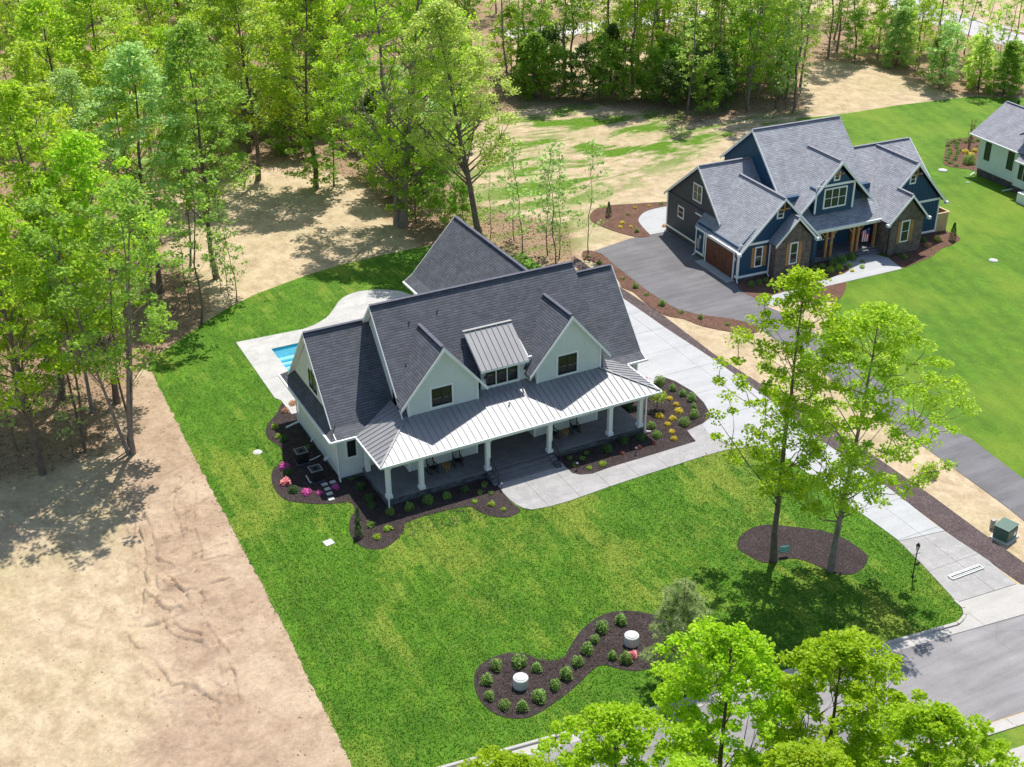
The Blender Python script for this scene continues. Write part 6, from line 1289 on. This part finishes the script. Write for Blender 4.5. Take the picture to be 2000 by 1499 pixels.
def litter(name, polys, n, size, mat, z=.03, seed=1, twig=False):
    R = np.random.default_rng(seed); pts = []
    for poly_px, share in polys:
        P = GP(poly_px); xs = [p[0] for p in P]; ys = [p[1] for p in P]; m_ = int(n * share * 2.5); x = R.uniform(min(xs), max(xs), m_); y = R.uniform(min(ys), max(ys), m_); k = inpoly(x, y, P); pts.append(np.stack([x[k], y[k]], 1)[:int(n * share)])
    p = np.vstack(pts); N = len(p); c = np.stack([p[:, 0], p[:, 1], z + R.random(N) * .04], 1)
    nrm = R.normal(size=(N, 3)) * .5 + [0, 0, 1]; nrm /= np.linalg.norm(nrm, axis=1)[:, None]; t = np.cross(nrm, R.normal(size=(N, 3))); t /= np.linalg.norm(t, axis=1)[:, None]; b = np.cross(nrm, t); s = (size * (.5 + R.random(N)))[:, None]; w = .09 if twig else .6
    q = np.stack([c - t * s, c - b * s * w, c + t * s, c + b * s * w], 1).reshape(-1, 3)
    me = mesh_np(name, q, np.arange(N * 4).reshape(N, 4), mat); o = bpy.data.objects.new(name, me); COL.objects.link(o); return o
zl = [([(-250, 1010), (60, 935), (205, 890), (300, 700), (390, 640), (380, 560), (300, 480), (-300, 500)], .5), ([(420, 330), (700, 350), (840, 500), (1120, 520), (1110, 440), (920, 400), (880, 300), (500, 280)], .3), ([(950, 225), (1180, 208), (1340, 246), (1560, 226), (1560, 170), (1000, 160)], .2)]
tag(litter('leaf_litter', zl, 26000, .10, m_litter, seed=2), 'dry brown leaves scattered over the woodland floor', 'leaf litter', kind='stuff')
tag(litter('fallen_twigs', zl, 1100, .3, m_bare, seed=4, twig=True), 'thin fallen twigs scattered over the woodland floor', 'twigs', kind='stuff')
tag(litter('mulch_chips', [([(926, 1324), (989, 1277), (1101, 1285), (1220, 1194), (1307, 1215), (1272, 1306), (1178, 1300), (996, 1404)], .3), ([(535, 916), (547, 874), (640, 960), (760, 1000), (1000, 990), (960, 1010), (774, 1056), (700, 1065), (690, 986), (558, 978)], .35), ([(1262, 745), (1375, 788), (1372, 830), (1157, 927), (1110, 905)], .35)], 9000, .045, mulch_mat('mulch_chip', (.10, .075, .065), .5), z=.05, seed=6), 'loose bark chips lying on the dark mulch beds', 'bark chips', kind='stuff')
# ================================================================== real grass blades over the front lawn (tufts too many to count)
def grass(n=170000):
    R = np.random.default_rng(21)
    holes = [[(v.co.x, v.co.y) for v in bpy.data.objects[o].data.vertices] for o in ('planting_bed', 'planting_bed.001', 'tree_bed', 'cover_bed')]
    n_out = {o: len(bpy.data.objects[o].data.vertices) // 2 for o in ('planting_bed', 'planting_bed.001', 'tree_bed', 'cover_bed')}
    holes = [[(bpy.data.objects[o].data.vertices[i].co.x, bpy.data.objects[o].data.vertices[i].co.y) for i in range(k)] for o, k in n_out.items()]
    x = R.uniform(-10.6, 27, n * 2); y = R.uniform(-26.2, 37, n * 2)
    keep = R.random(n * 2) < np.clip(1.15 - (y + 26) / 75, .25, 1); x, y = x[keep], y[keep]
    jx, jy = x + R.normal(size=len(x)) * .08, y + R.normal(size=len(x)) * .08
    k = inpoly(jx, jy, lawnA) & ~((x > -1.9) & (x < 23) & (y > -.3) & (y < 26)) & ~inpoly(jx, jy, pat) & ~inpoly(jx, jy, walk) & (y > kerb_y(x) + .02)
    for h in holes: k &= ~inpoly(jx, jy, h)
    x, y = x[k], y[k]; N = len(x); a = R.random(N) * 6.283; L = (.03 + .045 * R.random(N)); tilt = R.normal(size=(N, 2)) * .05; w = .022 + .02 * R.random(N)
    c = np.stack([x, y, np.full(N, .015)], 1); s = np.stack([np.cos(a) * w, np.sin(a) * w, np.zeros(N)], 1); t = np.stack([tilt[:, 0], tilt[:, 1], L], 1)
    q = np.stack([c - s, c + s, c + s * .3 + t, c - s * .3 + t], 1).reshape(-1, 3)
    me = mesh_np('grass', q, np.arange(N * 4).reshape(N, 4), m_grass); o = bpy.data.objects.new('grass', me); COL.objects.link(o)
    tag(o, 'short mown grass blades covering the front lawn', 'grass', kind='stuff'); print('grass', N)
grass()
# clods and stones on the bare ground
def clods():
    R = np.random.default_rng(9); ico = np.array([(0, 0, 1), (.9, 0, .1), (.2, .85, 0), (-.75, .5, .1), (-.7, -.55, 0), (.25, -.9, .1)]); fc = np.array([(0, 1, 2), (0, 2, 3), (0, 3, 4), (0, 4, 5), (0, 5, 1)])
    P = GP([(300, 720), (420, 900), (560, 1180), (700, 1499), (740, 1600), (-100, 1600), (-100, 1050), (200, 930), (240, 800)]); xs = [p[0] for p in P]; ys = [p[1] for p in P]
    x = R.uniform(min(xs), max(xs), 9000); y = R.uniform(min(ys), max(ys), 9000); k = inpoly(x, y, P) & ~inpoly(x, y, lawnA); x, y = x[k][:3200], y[k][:3200]; V, F = [], []
    for i in range(len(x)):
        s_ = .018 + .05 * R.random() ** 4; v = ico * s_ * (1 + .3 * R.normal(size=(6, 1))) * [1, 1, .7] + [x[i], y[i], .03]; V.append(v); F.append(fc + i * 6)
    me = mesh_np('clods', np.vstack(V), np.vstack(F), m_ground, {'litter': np.zeros(len(x) * 6), 'dirt': np.ones(len(x) * 6), 'green': np.zeros(len(x) * 6), 'dark_soil': np.full(len(x) * 6, .5)}); o = bpy.data.objects.new('clods', me); COL.objects.link(o); tag(o, 'small clods and stones scattered over the bare graded soil', 'clods', kind='stuff')
clods()
